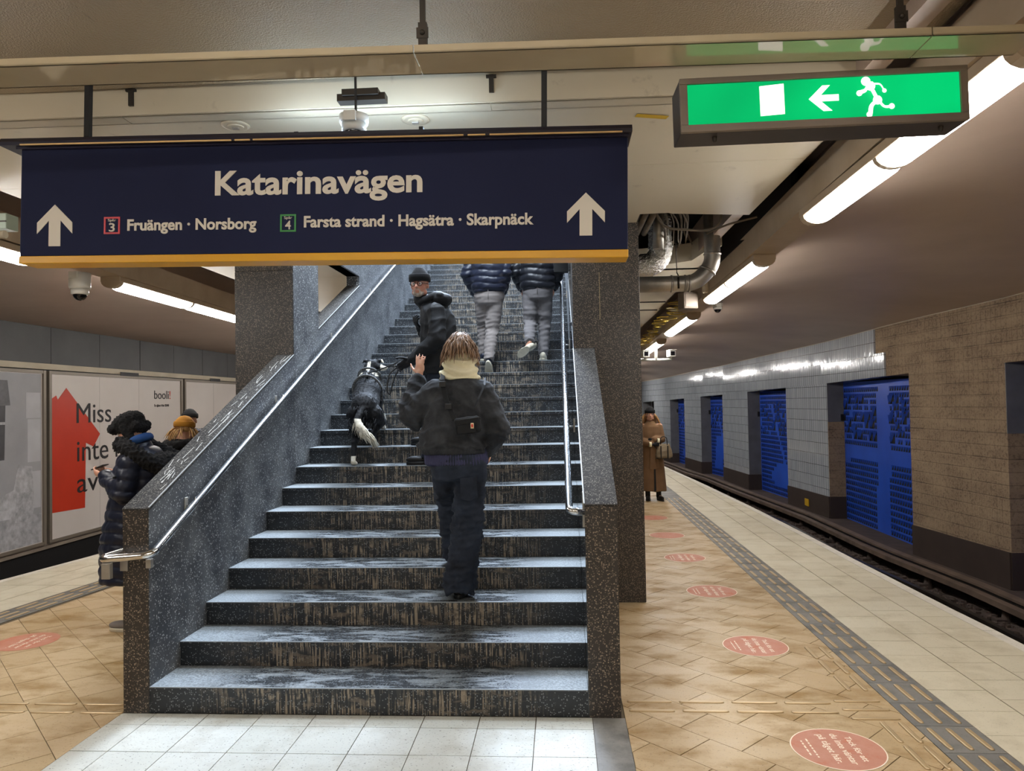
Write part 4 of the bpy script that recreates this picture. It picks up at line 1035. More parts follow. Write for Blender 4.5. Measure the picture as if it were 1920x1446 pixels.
for i in range(9):
    x0 = rr_.uniform(3.3, 3.7); y0 = rr_.uniform(2.3, 2.7)
    pth = [(x0+.25+rr_.uniform(-.05, .1), 4.5, 3.42+rr_.uniform(0, .1)), (x0+.1, 3.6, 3.36+rr_.uniform(-.03, .1)), (x0, 2.9, 3.34+rr_.uniform(0, .12)), (x0-.35, y0-.3, 3.6)]
    MB().tube(smooth_path(pth, .2, 5), rr_.uniform(.006, .013), 7).obj('cable', M_cab, cbt)
tag(MB().tube(smooth_path([(3.22, 2.45, 3.5), (3.23, 2.45, 3.30), (3.32, 2.45, 3.22), (3.66, 2.5, 3.20), (3.78, 2.5, 3.25), (3.80, 2.5, 3.40)], .07, 6), .011, 8).obj('cable', M_cab), 'thick pale cable sagging across the front of the ceiling hole', 'cable')
tag(MB().tube(smooth_path([(3.7, 2.7, 3.22), (3.85, 2.6, 3.27), (4.1, 2.5, 3.31)], .07, 5), .010, 8).obj('cable', M_cab), 'pale cable running to the right corner of the ceiling hole', 'cable')
cm = MB().tube([(0, 0, 0), (0, .9, -.0)], .030, 12).mesh('conduit', M_cab)
cnt = thing('conduit_rack', 'three open pipe ends side by side in the hole next to the dark pillar', 'pipes')
for i in range(3): inst('conduit', cm, cnt, (3.07+i*.075, 2.5, 3.40))
# conduits crossing the soffit, loops of yellow cable, boxes
for yy, a in ((7.4, 'nearer'), (8.4, 'farther')):
    tag(MB().tube([(2.7, yy, 3.245), (4.0, yy+.05, 3.24)], .010, 8).obj('conduit', M_brk), 'thin dark conduit across the soffit beyond the pillar, the %s of two' % a, 'pipe')
M_ycab = mat('yellow_cable', srgb(186, 158, 44), .5)
t = thing('cable_coil', 'loops of yellow cable lying along the lamp rail beyond the pillar', 'cable')
for i in range(26):
    y = 6.4+i*.27; x = lampXR(y)-.26+rr_.uniform(-.05, .05); z = lampZ(y)+.14+rr_.uniform(-.02, .03); a = rr_.uniform(.03, .07); b = rr_.uniform(.14, .3); th = rr_.uniform(-.5, .5)
    pts = [(x+a*math.cos(q)*math.cos(th)-b*math.sin(q)*math.sin(th), y+b*math.sin(q), z+.04*math.sin(q+th)) for q in [k*2*PI/14 for k in range(15)]]
    MB().tube(pts, .008, 6).obj('loop', M_ycab, t)
for nm, lb, p_, s_, m_ in (('loudspeaker', 'brown metal loudspeaker box under the soffit beside the lamp rail', (4.02, 5.6, 3.0), (.10, .09, .11), M_boxm), ('junction_box', 'small cream junction box tilted against the lamp rail', (4.20, 5.2, 3.12), (.06, .05, .08), M_cream2)):
    t = thing(nm, lb, 'box', p_, .3); MB().box((-s_[0], -s_[1], -s_[2]), (s_[0], s_[1], s_[2]), 0, .012).obj('case', m_, t); MB().box((-s_[0]*.8, -s_[1]-.006, -s_[2]*.8), (s_[0]*.8, -s_[1], s_[2]*.8), 0, .004).obj('front', M_boxm if nm == 'loudspeaker' else M_cream2, t); MB().box((-.012, -.012, s_[2]), (.012, .012, s_[2]+.15)).obj('stem', M_brk, t)
# far cameras on a pipe bracket
t = thing('camera_bracket', 'white pipe bracket below the far end of the lamp rail', 'bracket', (4.40, 12, 2.60)); MB().tube([(-.32, 0, 0), (.36, 0, .0)], .028, 10).obj('arm', M_white_pl, t); MB().tube([(.02, 0, 0), (.02, 0, .38)], .035, 10).obj('stem', M_white_pl, t)
def boxcam(x, rz, label):
    t = thing('surveillance_camera', label, 'camera', (x, 11.98, 2.72), rz)
    MB().box((-.07, -.16, -.07), (.07, .16, .07), 0, .015).obj('housing', M_white_pl, t); MB().box((-.045, -.165, -.045), (.045, -.158, .045)).obj('window', M_glassdark, t); MB().tube([(0, 0, -.07), (0, 0, -.12)], .02, 8).obj('foot', M_white_pl, t); MB().box((-.08, -.2, .07), (.08, .14, .08), 0, .003).obj('sun_shield', M_white_pl, t)
boxcam(4.17, .15, 'white box camera nearest the pillar, on the far pipe bracket'); boxcam(4.74, .05, 'white box camera on the right end of the far pipe bracket')
# ------------------------------------------------------------------ people and dog
def skin_mat(name, c, red):
    m = mat(name, c, .5); k = N(m); k.b.inputs['Subsurface Weight'].default_value = .1; k.b.inputs['Subsurface Radius'].default_value = (.01, .004, .002)
    k.color(k.mix(k.ramp(k.noise(k.coord(), 22, 3), [(.4, 0.0), (.65, .5)]), c, red)); return m
M_skin = skin_mat('skin', srgb(214, 164, 138), srgb(206, 140, 116)); M_skin2 = skin_mat('ruddy_skin', srgb(196, 140, 116), srgb(186, 112, 94))
def cloth(name, c0, c1, rough=.8, sc=5, weave=180, b=.35):
    m = mat(name, c0, rough); k = N(m); v = k.coord(kind='Object'); k.color(k.ramp(k.noise(v, sc, 5, .6), [(.32, c0), (.7, c1)]))
    k.b.inputs['Sheen Weight'].default_value = .03; k.b.inputs['Specular IOR Level'].default_value = .25; k.bump(k.noise(v, weave, 3), b, .003); return m
M_washed = cloth('washed_black_canvas', srgb(34, 35, 38), srgb(62, 64, 68), .9, 9)
M_denim = cloth('dark_indigo_denim', srgb(18, 20, 28), srgb(44, 52, 66), .85, 6)
M_knit = cloth('navy_rib_knit', srgb(52, 53, 80), srgb(62, 63, 90), .9, 5)
M_scarf = cloth('cream_fleece', srgb(214, 204, 168), srgb(228, 220, 190), .95, 8, 120, .6)
M_blackcl = cloth('black_shell', srgb(17, 18, 20), srgb(27, 28, 31), .65, 4)
M_puff = cloth('navy_quilted_nylon', srgb(20, 24, 38), srgb(32, 36, 52), .38, 4, 60, .15)
M_puffb = cloth('black_quilted_nylon', srgb(20, 21, 27), srgb(30, 32, 38), .38, 4, 60, .15)
M_greytr = cloth('grey_chino', srgb(116, 109, 106), srgb(134, 127, 123), .85, 5)
M_greytr2 = cloth('darker_grey_chino', srgb(98, 95, 96), srgb(114, 110, 110), .85, 5)
M_camel = cloth('camel_wool', srgb(108, 82, 58), srgb(124, 95, 68), .9, 4)
M_furm = cloth('black_fur', srgb(12, 12, 13), srgb(30, 29, 30), .95, 30, 90, 1.0)
M_must = cloth('mustard_knit', srgb(176, 124, 44), srgb(156, 106, 34), .9, 6)
M_blackknit = cloth('black_knit', srgb(14, 14, 16), srgb(21, 21, 24), .9, 8)
M_leather = cloth('black_leather', srgb(18, 17, 17), srgb(30, 28, 27), .4, 8, 40, .1)
M_sole = cloth('cream_rubber', srgb(206, 198, 178), srgb(184, 176, 156), .6, 9, 60, .2)
M_greyshoe = cloth('grey_suede', srgb(126, 118, 112), srgb(108, 102, 98), .8)
def hair_mat(name, a, b):
    m = mat(name, a, .45); k = N(m); v = k.coord((1, 1, .12), 'Object'); k.color(k.ramp(k.noise(v, 60, 4, .7), [(.35, a), (.7, b)])); k.bump(k.noise(v, 90, 2), .6, .004); return m
M_hair_b = hair_mat('light_brown_hair', srgb(88, 64, 48), srgb(172, 134, 100)); M_hair_y = hair_mat('blond_hair', srgb(150, 108, 64), srgb(206, 166, 108)); M_beard = hair_mat('grey_beard', srgb(150, 132, 118), srgb(190, 178, 166))
M_eyew = mat('eye_white', srgb(226, 220, 214), .2); M_iris = mat('iris', srgb(50, 56, 62), .15)

V = Vector
def face_rot(yaw, pitch=0, roll=0):
    """local +Y is the face direction; yaw 0 looks to +Y, pi looks to the camera"""
    return (Matrix.Rotation(yaw, 3, 'Z') @ Matrix.Rotation(pitch, 3, 'X') @ Matrix.Rotation(roll, 3, 'Y'))
def head_shapes(mb, c, R, s=1.0):
    c = V(c); L = lambda x, y, z: c+R@V((x, y, z))*s
    E = lambda p, r: mb.ell(L(*p), tuple(q*s for q in r), rot=R, nu=20, nv=14)
    E((0, -.014, .030), (.076, .094, .090)); E((0, .020, -.032), (.058, .066, .080)); E((0, .052, -.088), (.026, .024, .021))
    for q in (-1, 1):
        E((q*.036, .046, -.022), (.026, .027, .028)); E((q*.077, -.008, -.004), (.009, .019, .031)); E((q*.045, .01, -.065), (.026, .04, .03)); E((q*.031, .074, .031), (.022, .013, .008))
        E((q*.010, .098, -.022), (.010, .010, .009))
    mb.cap2(L(0, .082, .016), L(0, .106, -.018), .009*s, .012*s)
    E((0, .082, -.048), (.023, .011, .006)); E((0, .080, -.059), (.020, .011, .007))
    mb.cap2(L(0, -.03, -.06), L(0, -.045, -.14), .056*s, .060*s, 16)
def eyes(parent, c, R, s=1.0):
    c = V(c)
    for q in (-1, 1):
        p = c+R@V((q*.031, .075, .010))*s; o = MB().ell(p, .0125*s, nu=12, nv=8).obj('eye', M_eyew, parent)
        MB().ell(p+R@V((0, .0095, 0))*s, (.0062*s, .0045*s, .0062*s), rot=R, nu=10, nv=6).obj('iris', M_iris, o)
        MB().tube([c+R@V((q*.031+dx, .090-abs(dx)*.25, .034+.004*math.cos(dx*60)))*s for dx in (-.018, -.009, 0, .009, .018)], [.0012*s, .0026*s, .003*s, .0026*s, .0012*s], 6).obj('eyebrow', M_beard if parent.get('grey') else M_hair_b, parent)
def hand_shapes(mb, wrist, d, palm_n, side, curl=.5, s=1.0, spread=.06):
    """d: direction of the fingers, palm_n: normal the palm faces, side: +1 thumb along cross(d, palm_n)"""
    w_ = V(wrist); d = V(d).normalized(); n = V(palm_n); n = (n-d*n.dot(d)).normalized(); a = d.cross(n)*side
    R = Matrix((a, n, d)).transposed()
    mb.ell(w_+d*.05*s, (.040*s, .016*s, .052*s), rot=R)
    mb.cap2(w_-d*.03*s, w_+d*.02*s, .026*s, .026*s)
    for i, (off, ln) in enumerate(((.028, .072), (.010, .080), (-.009, .075), (-.027, .058))):
        p = w_+d*.085*s+a*off*s; ang = 0; dirv = (d+a*spread*(1.5-i)).normalized()
        for j, fr_ in enumerate((.45, .32, .23)):
            ang += curl*(.55 if j == 0 else .8); dv = (dirv*math.cos(ang)+n*math.sin(ang)).normalized(); q = p+dv*ln*fr_*s
            mb.cap2(p, q, (.0088-.0009*j)*s, (.0080-.0009*j)*s, 8); p = q
    p = w_+d*.02*s+a*.030*s; dv = (d*.6+a*.75+n*.35).normalized()
    for j, l_ in enumerate((.040, .032, .026)):
        q = p+dv*l_*s; mb.cap2(p, q, (.0115-.001*j)*s, (.0105-.001*j)*s, 8); p = q; dv = (dv+d*.35+n*.25*curl).normalized()
def body_shapes(mb, J, k=1.0, hands=True, R=None, head=True):
    g = {a: V(b) for a, b in J.items() if not isinstance(b, (int, float, str))}
    hip, ch, nk = g['hip'], g['chest'], g['neck']
    mb.cap2(hip, ch, .115*k, .12*k, 16); mb.cap2(ch, nk-V((0, 0, .06)), .11*k, .07*k, 14); mb.cap2(nk-V((0, 0, .08)), nk, .055*k, .052*k, 14)
    for s_ in 'LR':
        mb.cap2(g['hp'+s_], g['kn'+s_], .072*k, .050*k, 14); mb.cap2(g['kn'+s_], g['an'+s_], .048*k, .034*k, 12); mb.cap2(g['an'+s_], g['an'+s_].lerp(g['to'+s_], .4), .030*k, .022*k, 10)
        mb.cap2(nk-V((0, 0, .08)), g['sh'+s_], .06*k, .052*k, 12); mb.cap2(g['sh'+s_], g['el'+s_], .046*k, .036*k, 12); mb.cap2(g['el'+s_], g['wr'+s_], .036*k, .025*k, 12)
    if head: head_shapes(mb, g['head'], R, J.get('hs', 1.0))
def trousers(parent, J, r, m, name='trousers', top=.0, amp=.010, vox=.013, waist=(.17, .12), seed=1, ang=0, k=30):
    g = {a: V(b) for a, b in J.items() if not isinstance(b, (int, float, str))}; mb = MB()
    h = g['hip']; mb.loft([(h.x, h.y, h.z-.13, waist[0]*.86, waist[1]*.95, ang), (h.x, h.y, h.z-.04, waist[0]*1.04, waist[1]*1.08, ang), (h.x, h.y, h.z+.06, waist[0], waist[1], ang), (h.x, h.y, h.z+.13+top, waist[0]*.93, waist[1]*.95, ang)], 24)
    for s_ in 'LR':
        a, b, c = g['hp'+s_], g['kn'+s_], g['an'+s_]; e = c+(c-b).normalized()*r[4]
        mb.tube([a+V((0, 0, .03)), a.lerp(b, .35), a.lerp(b, .75), b, b.lerp(c, .35), b.lerp(c, .75), e], [r[0], r[0]*.96, (r[0]+r[1])/2, r[1], (r[1]*.7+r[2]*.3), (r[1]*.25+r[2]*.75), r[2]], 18)
    kz = [g['knL'], g['knR'], g['anL'], g['anR']]
    def dsp(co, no):
        wgt = np.full(len(co), .35)
        for p in kz:
            dd = np.linalg.norm(co-np.array(p), axis=1); wgt += 1.1*np.exp(-(dd/.16)**2)
        return folds(co, amp, k, seed, (.7, .7, 1.9))*wgt
    return blob(mb, name, m, parent, vox, 2, dsp)
def shoe(parent, an, to, m, msole, w_=.046, up=V((0, 0, 1)), name='shoe', hi=.05):
    an, to = V(an), V(to); d = (to-an); d = (d-up*d.dot(up)).normalized(); side = d.cross(up).normalized(); base = an-up*(an-to).dot(up)*0
    R = Matrix((side, d, up)).transposed(); o0 = V(an); mb = MB(); so = MB()
    heel = o0-d*.055; toe = o0+d*.19
    mb.ell(o0+d*.10-up*.035, (w_, .105, .034), rot=R); mb.ell(o0-d*.01-up*.015, (w_*.88, .065, .055), rot=R); mb.cap2(o0-up*.02, o0+up*hi, .045, .046)
    outl = []
    for a in range(24):
        t = 2*PI*a/24; ww = w_*1.06*(1.0 if math.sin(t) > 0 else .88); outl.append((ww*math.cos(t)*(1-.08*math.sin(t)), .068+.130*math.sin(t)))
    rings = [[o0+side*x_+d*y_+up*z_ for x_, y_ in outl] for z_ in (-.078, -.060, -.052)]
    so.rings([[o0+side*x_*.96+d*(.068+(y_-.068)*.97)+up*(-.080) for x_, y_ in outl]]+rings, 0, True, True)
    s_ = blob(mb, name, m, parent, .009, 2); so.obj('sole', msole, s_); return s_
def sleeve(mb, pts, rr): mb.tube(smooth_path(pts, .09, 4), [rr[0]+(rr[1]-rr[0])*i/(len(smooth_path(pts, .09, 4))-1) for i in range(len(smooth_path(pts, .09, 4)))], 16)
def sl(mb, sh, el, wr, r0, r1, r2):
    sh, el, wr = V(sh), V(el), V(wr); mb.cap2(sh, el, r0, r1, 16); mb.cap2(el, wr, r1, r2, 16)
def quilt(co, pitch, amp, ph=0): return amp*(np.abs(np.sin(PI*(co[:, 2]+.012*np.sin(co[:, 0]*14)+ph)/pitch))**.5-.6)
def beanie(parent, c, R, m, s=1.0, name='beanie', fold=.055, tall=.125):
    c = V(c); mb = MB(); L = lambda x, y, z: c+R@V((x, y, z))*s
    rings = []
    for z, k in ((.035, 1.0), (.05, 1.02), (.075, .985), (.095, .90), (.112, .74), (tall, .48), (tall+.008, .16)):
        rings.append([L(.086*k*math.cos(a), -.012+.104*k*math.sin(a), z) for a in [2*PI*i/28 for i in range(28)]])
    mb.rings(rings); o = mb.obj(name, m, parent)
    f = MB(); rings = []
    for z, k in ((.034, .985), (.030, 1.03), (.034, 1.075), (.034+fold*.5, 1.09), (.03+fold, 1.07), (.034+fold, 1.02), (.03+fold, .97)):
        rings.append([L(.086*k*math.cos(a), -.012+.104*k*math.sin(a), z) for a in [2*PI*i/28 for i in range(28)]])
    f.rings(rings, cap=False); f.obj('folded_brim', m, o); return o
def strands(parent, c, R, m, n, ln, rad=(.088, .105, .10), s=1.0, name='hair', zmin=-.2, seed=1, gravity=.9, th=.0045, backonly=False, facelim=.55, zmax=.98, jit=.2):
    rs_ = random.Random(seed); c = V(c); mb = MB(); cap_ = []
    E = V((0, -.012, .025)); 
    mbc = MB(); mbc.ell(c+R@E*s, tuple(q*s for q in rad), rot=R, nu=22, nv=14)
    # keep the cap off the face
    vs = []; keep = []
    for v in mbc.v:
        q = R.inverted()@(V(v)-c)/s; keep.append(not (q.y > .03 and q.z < .055)); vs.append(v)
    fs = [f for f in mbc.f if all(keep[i] for i in f)]; mb.add(vs, fs, 0, True)
    for i in range(n):
        th_ = rs_.uniform(0, 2*PI); zz_ = rs_.uniform(-.3, zmax); rxy = math.sqrt(max(0, 1-zz_*zz_)); d = V((rxy*math.cos(th_), rxy*math.sin(th_), zz_))
        if d.y > facelim and d.z < .6: continue
        p = V((d.x*rad[0], d.y*rad[1], d.z*rad[2]))+E; pts = [c+R@p*s*1.0]; out = d.copy(); l_ = ln*rs_.uniform(.7, 1.1); dirl = V((d.x*.7, d.y*.7, -.25)).normalized()
        q = p
        for j in range(6):
            dirl = (dirl*(1-.22*gravity)+V((0, 0, -1))*.32*gravity+V((rs_.uniform(-jit, jit), rs_.uniform(-jit, jit), 0))).normalized()
            q = q+dirl*l_/6
            e = V(((q-E).x/rad[0], (q-E).y/rad[1], (q-E).z/rad[2]))
            if e.length < 1.04: q = E+V((e.x*rad[0], e.y*rad[1], e.z*rad[2]))/e.length*1.05
            pts.append(c+R@q*s)
        w0 = th*rs_.uniform(.7, 1.3); mb.tube(pts, [w0*.6, w0, w0, w0*.9, w0*.8, w0*.5, w0*.15], 4)
    return tag(mb.obj(name, m, parent), None)

# --- woman in jeans climbing, seen from behind
P1 = thing('person', 'person in washed black jacket, cream neck warmer and dark jeans, climbing with left hand raised', 'person', (1.665, .80, .444))
J = dict(hip=(-.005, .0, .90), chest=(.0, .02, 1.22), neck=(.015, .03, 1.46), head=(.02, .06, 1.595), shL=(-.17, .02, 1.36), elL=(-.33, .10, 1.20), wrL=(-.285, .20, 1.44), shR=(.19, .01, 1.36), elR=(.285, -.02, 1.10), wrR=(.20, .13, .99),
         hpL=(-.085, .01, .88), knL=(-.085, .25, .62), anL=(-.065, .33, .235), toL=(-.065, .45, .18), hpR=(.085, .0, .88), knR=(.055, .03, .47), anR=(.0, -.02, .085), toR=(.0, .12, .03), hs=.98)
R1 = face_rot(-.05, -.15); mb = MB(); body_shapes(mb, J, .92, R=R1)
hand_shapes(mb, (-.288, .205, 1.48), (.03, .10, 1), (.2, .95, 0), 1, .22, .92, spread=.12); hand_shapes(mb, (.20, .14, .98), (-.4, .5, -.5), (-.5, -.8, 0), -1, .6, .9)
blob(mb, 'body', M_skin, P1, .0075, 2)
MB().ell((-.252, .236, 1.588), (.006, .004, .008), nu=8, nv=6).obj('fingernail', M_black, P1)
trousers(P1, J, (.112, .106, .108, 0, .05), M_denim, 'jeans', amp=.026, waist=(.175, .135), seed=3, k=34)
jk = MB()
jk.loft([(-.03, .02, .942, .220, .165), (-.03, .02, .975, .222, .168), (-.03, .02, .99, .240, .185), (-.03, .02, 1.05, .235, .18), (-.005, .02, 1.18, .215, .165), (.005, .02, 1.30, .205, .15), (.01, .02, 1.38, .185, .13), (.012, .025, 1.435, .125, .10), (.015, .03, 1.47, .07, .07)], 30, 0, 2.3)
sl(jk, (-.135, .02, 1.34), (-.315, .09, 1.20), (-.30, .18, 1.42), .105, .095, .068); sl(jk, (.155, .01, 1.33), (.262, -.02, 1.11), (.19, .10, .975), .105, .092, .07)
jk.cap2((-.29, .10, 1.20), (-.335, .10, 1.27), .07, .08)
def d1(co, no):
    a = folds(co, .020, 24, 5, (1, 1, 1))+folds(co, .006, 60, 15, (1, 1, 1)); lowb = np.exp(-((co[:, 2]-1.02)/.07)**2); torso = np.abs(co[:, 0]+.02) < .2
    rib_ = np.where((co[:, 2] < .975) & torso, .004*np.sin(np.arctan2(co[:, 1], co[:, 0])*60), 0)
    el = np.exp(-(np.linalg.norm(co-np.array((-.31, .1, 1.22)), axis=1)/.12)**2)
    return a*(.6+.9*lowb+1.1*el)*np.where((co[:, 2] < .975) & torso, .1, 1)+rib_
blob(jk, 'jacket', M_washed, P1, .0095, 2, d1)
kn = MB(); kn.loft([(-.01, .015, .868, .200, .150), (-.012, .015, .88, .210, .158), (-.02, .02, .97, .206, .15)], 40)
blob(kn, 'sweater_hem', M_knit, P1, .008, 1, lambda co, no: .0045*np.sin(np.arctan2(co[:, 1]-.015, co[:, 0]+.012)*55))
sc_m = MB(); sc_m.loft([(.012, .03, 1.435, .135, .125), (.012, .035, 1.46, .135, .122), (.015, .045, 1.53, .112, .108), (.018, .05, 1.575, .112, .108), (.018, .05, 1.60, .098, .098)], 30)
blob(sc_m, 'neck_warmer', M_scarf, P1, .008, 1, lambda co, no: .011*np.sin((co[:, 2]+.06*np.sin(co[:, 0]*11+1))*95)*np.clip((co[:, 2]-1.42)/.03, 0, 1)+folds(co, .006, 25, 8, (.5, .5, 2)))
strands(P1, (.02, .055, 1.628), R1, M_hair_b, 420, .125, (.080, .100, .098), 1.0, seed=4, th=.0042, gravity=1.15)
M_dark_sh = M_leather
shoe(P1, (.0, -.02, .085), (.0, .12, .03), M_leather, M_black); shoe(P1, (-.065, .33, .235), (-.065, .46, .18), M_leather, M_black)
def patch_pocket(y): 
    return MB().prism([(.03, .79), (.135, .80), (.14, .665), (.085, .645), (.03, .66)], y-.006, y, 0, 'y')
patch_pocket(-.128).obj('back_pocket', M_denim, P1)
# bag worn across the back
BG = thing('shoulder_bag', 'small black crossbody bag with tiny red badge on the back of the jeans wearer', 'bag', (1.665, .80, .444))
b_ = MB(); b_.box((-.085, -.035, -.055), (.085, .035, .055), 0, .02)
o = blob(b_, 'pouch', M_blackcl, BG, .006, 2, lambda co, no: folds(co, .004, 40, 2)); o.location = (.095, -.205, 1.135); o.rotation_euler = (0, -.12, .05)
MB().tube([(.02, -.238, 1.165), (.17, -.238, 1.185)], .0035, 6).obj('zip', M_black, BG); fr_ = MB().box((-.06, -.012, -.03), (.06, .0, .03), 0, .008).obj('front_pocket', M_blackcl, BG); fr_.location = (.09, -.238, 1.112); fr_.rotation_euler = (0, -.12, .05)
bd = MB().box((.118, -.254, 1.115), (.138, -.2495, 1.150), 0, .002).obj('badge', mat('badge_cream', srgb(214, 190, 150), .5), BG); MB().cap2((.128, -.2545, 1.128), (.128, -.2545, 1.138), .006, .006, 8).obj('badge_mark', mat('badge_mark_red', srgb(196, 52, 36), .5), bd)
def strap(pts, w_=.018, m=M_blackcl, name='strap', par=None, th_=.004):
    P_ = [V(p) for p in pts]; mb = MB(); rings = []
    for i, p in enumerate(P_):
        t = (P_[min(i+1, len(P_)-1)]-P_[max(i-1, 0)]).normalized(); nrm = V((0, -1, .15)); s_ = t.cross(nrm).normalized()*w_/2; n_ = s_.cross(t).normalized()*th_
        rings.append([p-s_-n_, p+s_-n_, p+s_+n_, p-s_+n_])
    mb.rings(rings, 0, False, True); return mb.obj(name, m, par)
strap([(-.085, -.04, 1.475), (-.08, -.10, 1.43), (-.065, -.145, 1.36), (-.045, -.172, 1.29), (-.015, -.19, 1.23), (.012, -.215, 1.17)], .03, par=BG)
strap([(.175, -.225, 1.17), (.135, -.20, 1.24), (.16, -.17, 1.30), (.195, -.10, 1.39), (.19, -.02, 1.44)], .012, par=BG, th_=.002)
for z_, x_, y_ in ((1.40, -.073, -.135), (1.255, -.028, -.195)): MB().box((x_-.022, y_-.012, z_-.018), (x_+.022, y_+.004, z_+.018), 0, .004).obj('buckle', M_black, BG)

# --- man with glasses looking back
P2 = thing('person', 'man in black beanie, round glasses and black hooded jacket, looking back down the stairs', 'person', (1.22, 2.53, 1.184))
P2['grey'] = 1; del P2['grey']
J = dict(hip=(.05, .0, .92), chest=(.04, .0, 1.24), neck=(-.03, -.0, 1.45), head=(-.115, -.045, 1.605), shL=(.06, -.18, 1.36), elL=(.085, -.25, 1.09), wrL=(-.17, -.22, .92), shR=(.02, .18, 1.36), elR=(.0, .24, 1.12), wrR=(-.13, .10, 1.20),
         hpL=(.05, -.085, .90), knL=(.02, -.09, .49), anL=(-.05, -.09, .08), toL=(-.17, -.10, .03), hpR=(.05, .085, .90), knR=(-.13, .16, .62), anR=(-.10, .32, .23), toR=(-.22, .34, .18), hs=.98)
R2 = face_rot(PI-.14, -.08); mb = MB(); body_shapes(mb, J, .98, R=R2); blob(mb, 'body', M_skin2, P2, .0062, 1)
eyes(P2, J['head'], R2, .98)
hc = V(J['head'])
bd_ = MB(); L = lambda x, y, z: hc+R2@V((x, y, z))*.98
bd_.ell(L(0, .050, -.086), (.036, .030, .024), rot=R2); 
for q in (-1, 1):
    bd_.cap2(L(q*.03, .052, -.08), L(q*.055, .012, -.045), .020, .014); bd_.cap2(L(q*.006, .088, -.037), L(q*.026, .078, -.050), .0055, .006); bd_.cap2(L(q*.026, .078, -.050), L(q*.026, .066, -.075), .007, .012)
blob(bd_, 'beard', M_beard, P2, .005, 2, lambda co, no: folds(co, .002, 160, 3))
gl = empty('glasses'); gl.parent = P2
for q in (-1, 1):
    rim = [L(q*.033+.024*math.cos(a), .098-.006*abs(math.cos(a)), .008+.020*math.sin(a)) for a in [2*PI*i/20 for i in range(21)]]
    MB().tube(rim, .0026, 6).obj('rim', M_black, gl)
    MB().tube([L(q*.057, .094, .014), L(q*.080, .04, .012), L(q*.083, -.01, .006)], .0022, 6).obj('temple_arm', M_black, gl)
MB().tube([L(-.010, .099, .012), L(0, .102, .015), L(.010, .099, .012)], .0024, 6).obj('bridge', M_black, gl)
beanie(P2, J['head'], R2, M_blackknit, 1.03, tall=.150, fold=.062)
jk = MB(); jk.loft([(.05, 0, .80, .165, .20), (.05, 0, .88, .175, .215), (.045, 0, 1.0, .165, .205), (.04, 0, 1.15, .165, .205), (.035, 0, 1.28, .160, .205), (.025, 0, 1.37, .140, .185), (.0, 0, 1.43, .10, .12), (-.03, 0, 1.48, .085, .085)], 28, 0, 2.2)
sl(jk, (.05, -.165, 1.345), (.075, -.235, 1.10), (-.145, -.215, .935), .085, .075, .055); sl(jk, (.03, .16, 1.34), (.0, .22, 1.12), (-.11, .12, 1.19), .085, .075, .055)
blob(jk, 'jacket', M_blackcl, P2, .0105, 2, lambda co, no: folds(co, .016, 26, 7, (1, 1, .8)))
hdm = MB(); hdm.tube(smooth_path([(-.12, -.06, 1.445), (-.07, -.105, 1.465), (.02, -.10, 1.50), (.075, -.02, 1.53), (.06, .07, 1.52), (-.03, .11, 1.49), (-.11, .05, 1.445)], .06, 5), .030, 14)
hdm.ell((.075, -.01, 1.47), (.095, .125, .072)); hdm.cap2((.08, -.10, 1.50), (.10, .08, 1.50), .034, .034); hdm.loft([(-.035, 0, 1.40, .10, .105), (-.04, 0, 1.46, .092, .095), (-.045, 0, 1.49, .086, .088)], 20)
hdm.cap2((-.105, -.025, 1.475), (-.05, 0, 1.44), .068, .09, 16)
blob(hdm, 'hood', M_blackcl, P2, .0085, 2, lambda co, no: folds(co, .010, 22, 12, (1, 1, 1)))
for nm, w0, dv, nv, sd in (('glove', (-.17, -.22, .915), (-.95, -.0, -.45), (.3, -.9, -.3), 1), ('glove', (-.14, .08, 1.22), (-.3, -.6, .6), (.5, .3, .4), 1)):
    gm = MB(); hand_shapes(gm, w0, dv, nv, sd, 1.0, 1.08); gm.cap2(V(w0)-V(dv).normalized()*.05, w0, .036, .034); blob(gm, nm, M_blackcl, P2, .006, 1)
trousers(P2, J, (.092, .075, .068, 0, .03), M_denim, 'jeans', amp=.010, waist=(.12, .16), seed=9)
shoe(P2, (-.05, -.09, .08), (-.20, -.10, .03), M_leather, M_black); shoe(P2, (-.10, .32, .23), (-.25, .34, .18), M_leather, M_black)

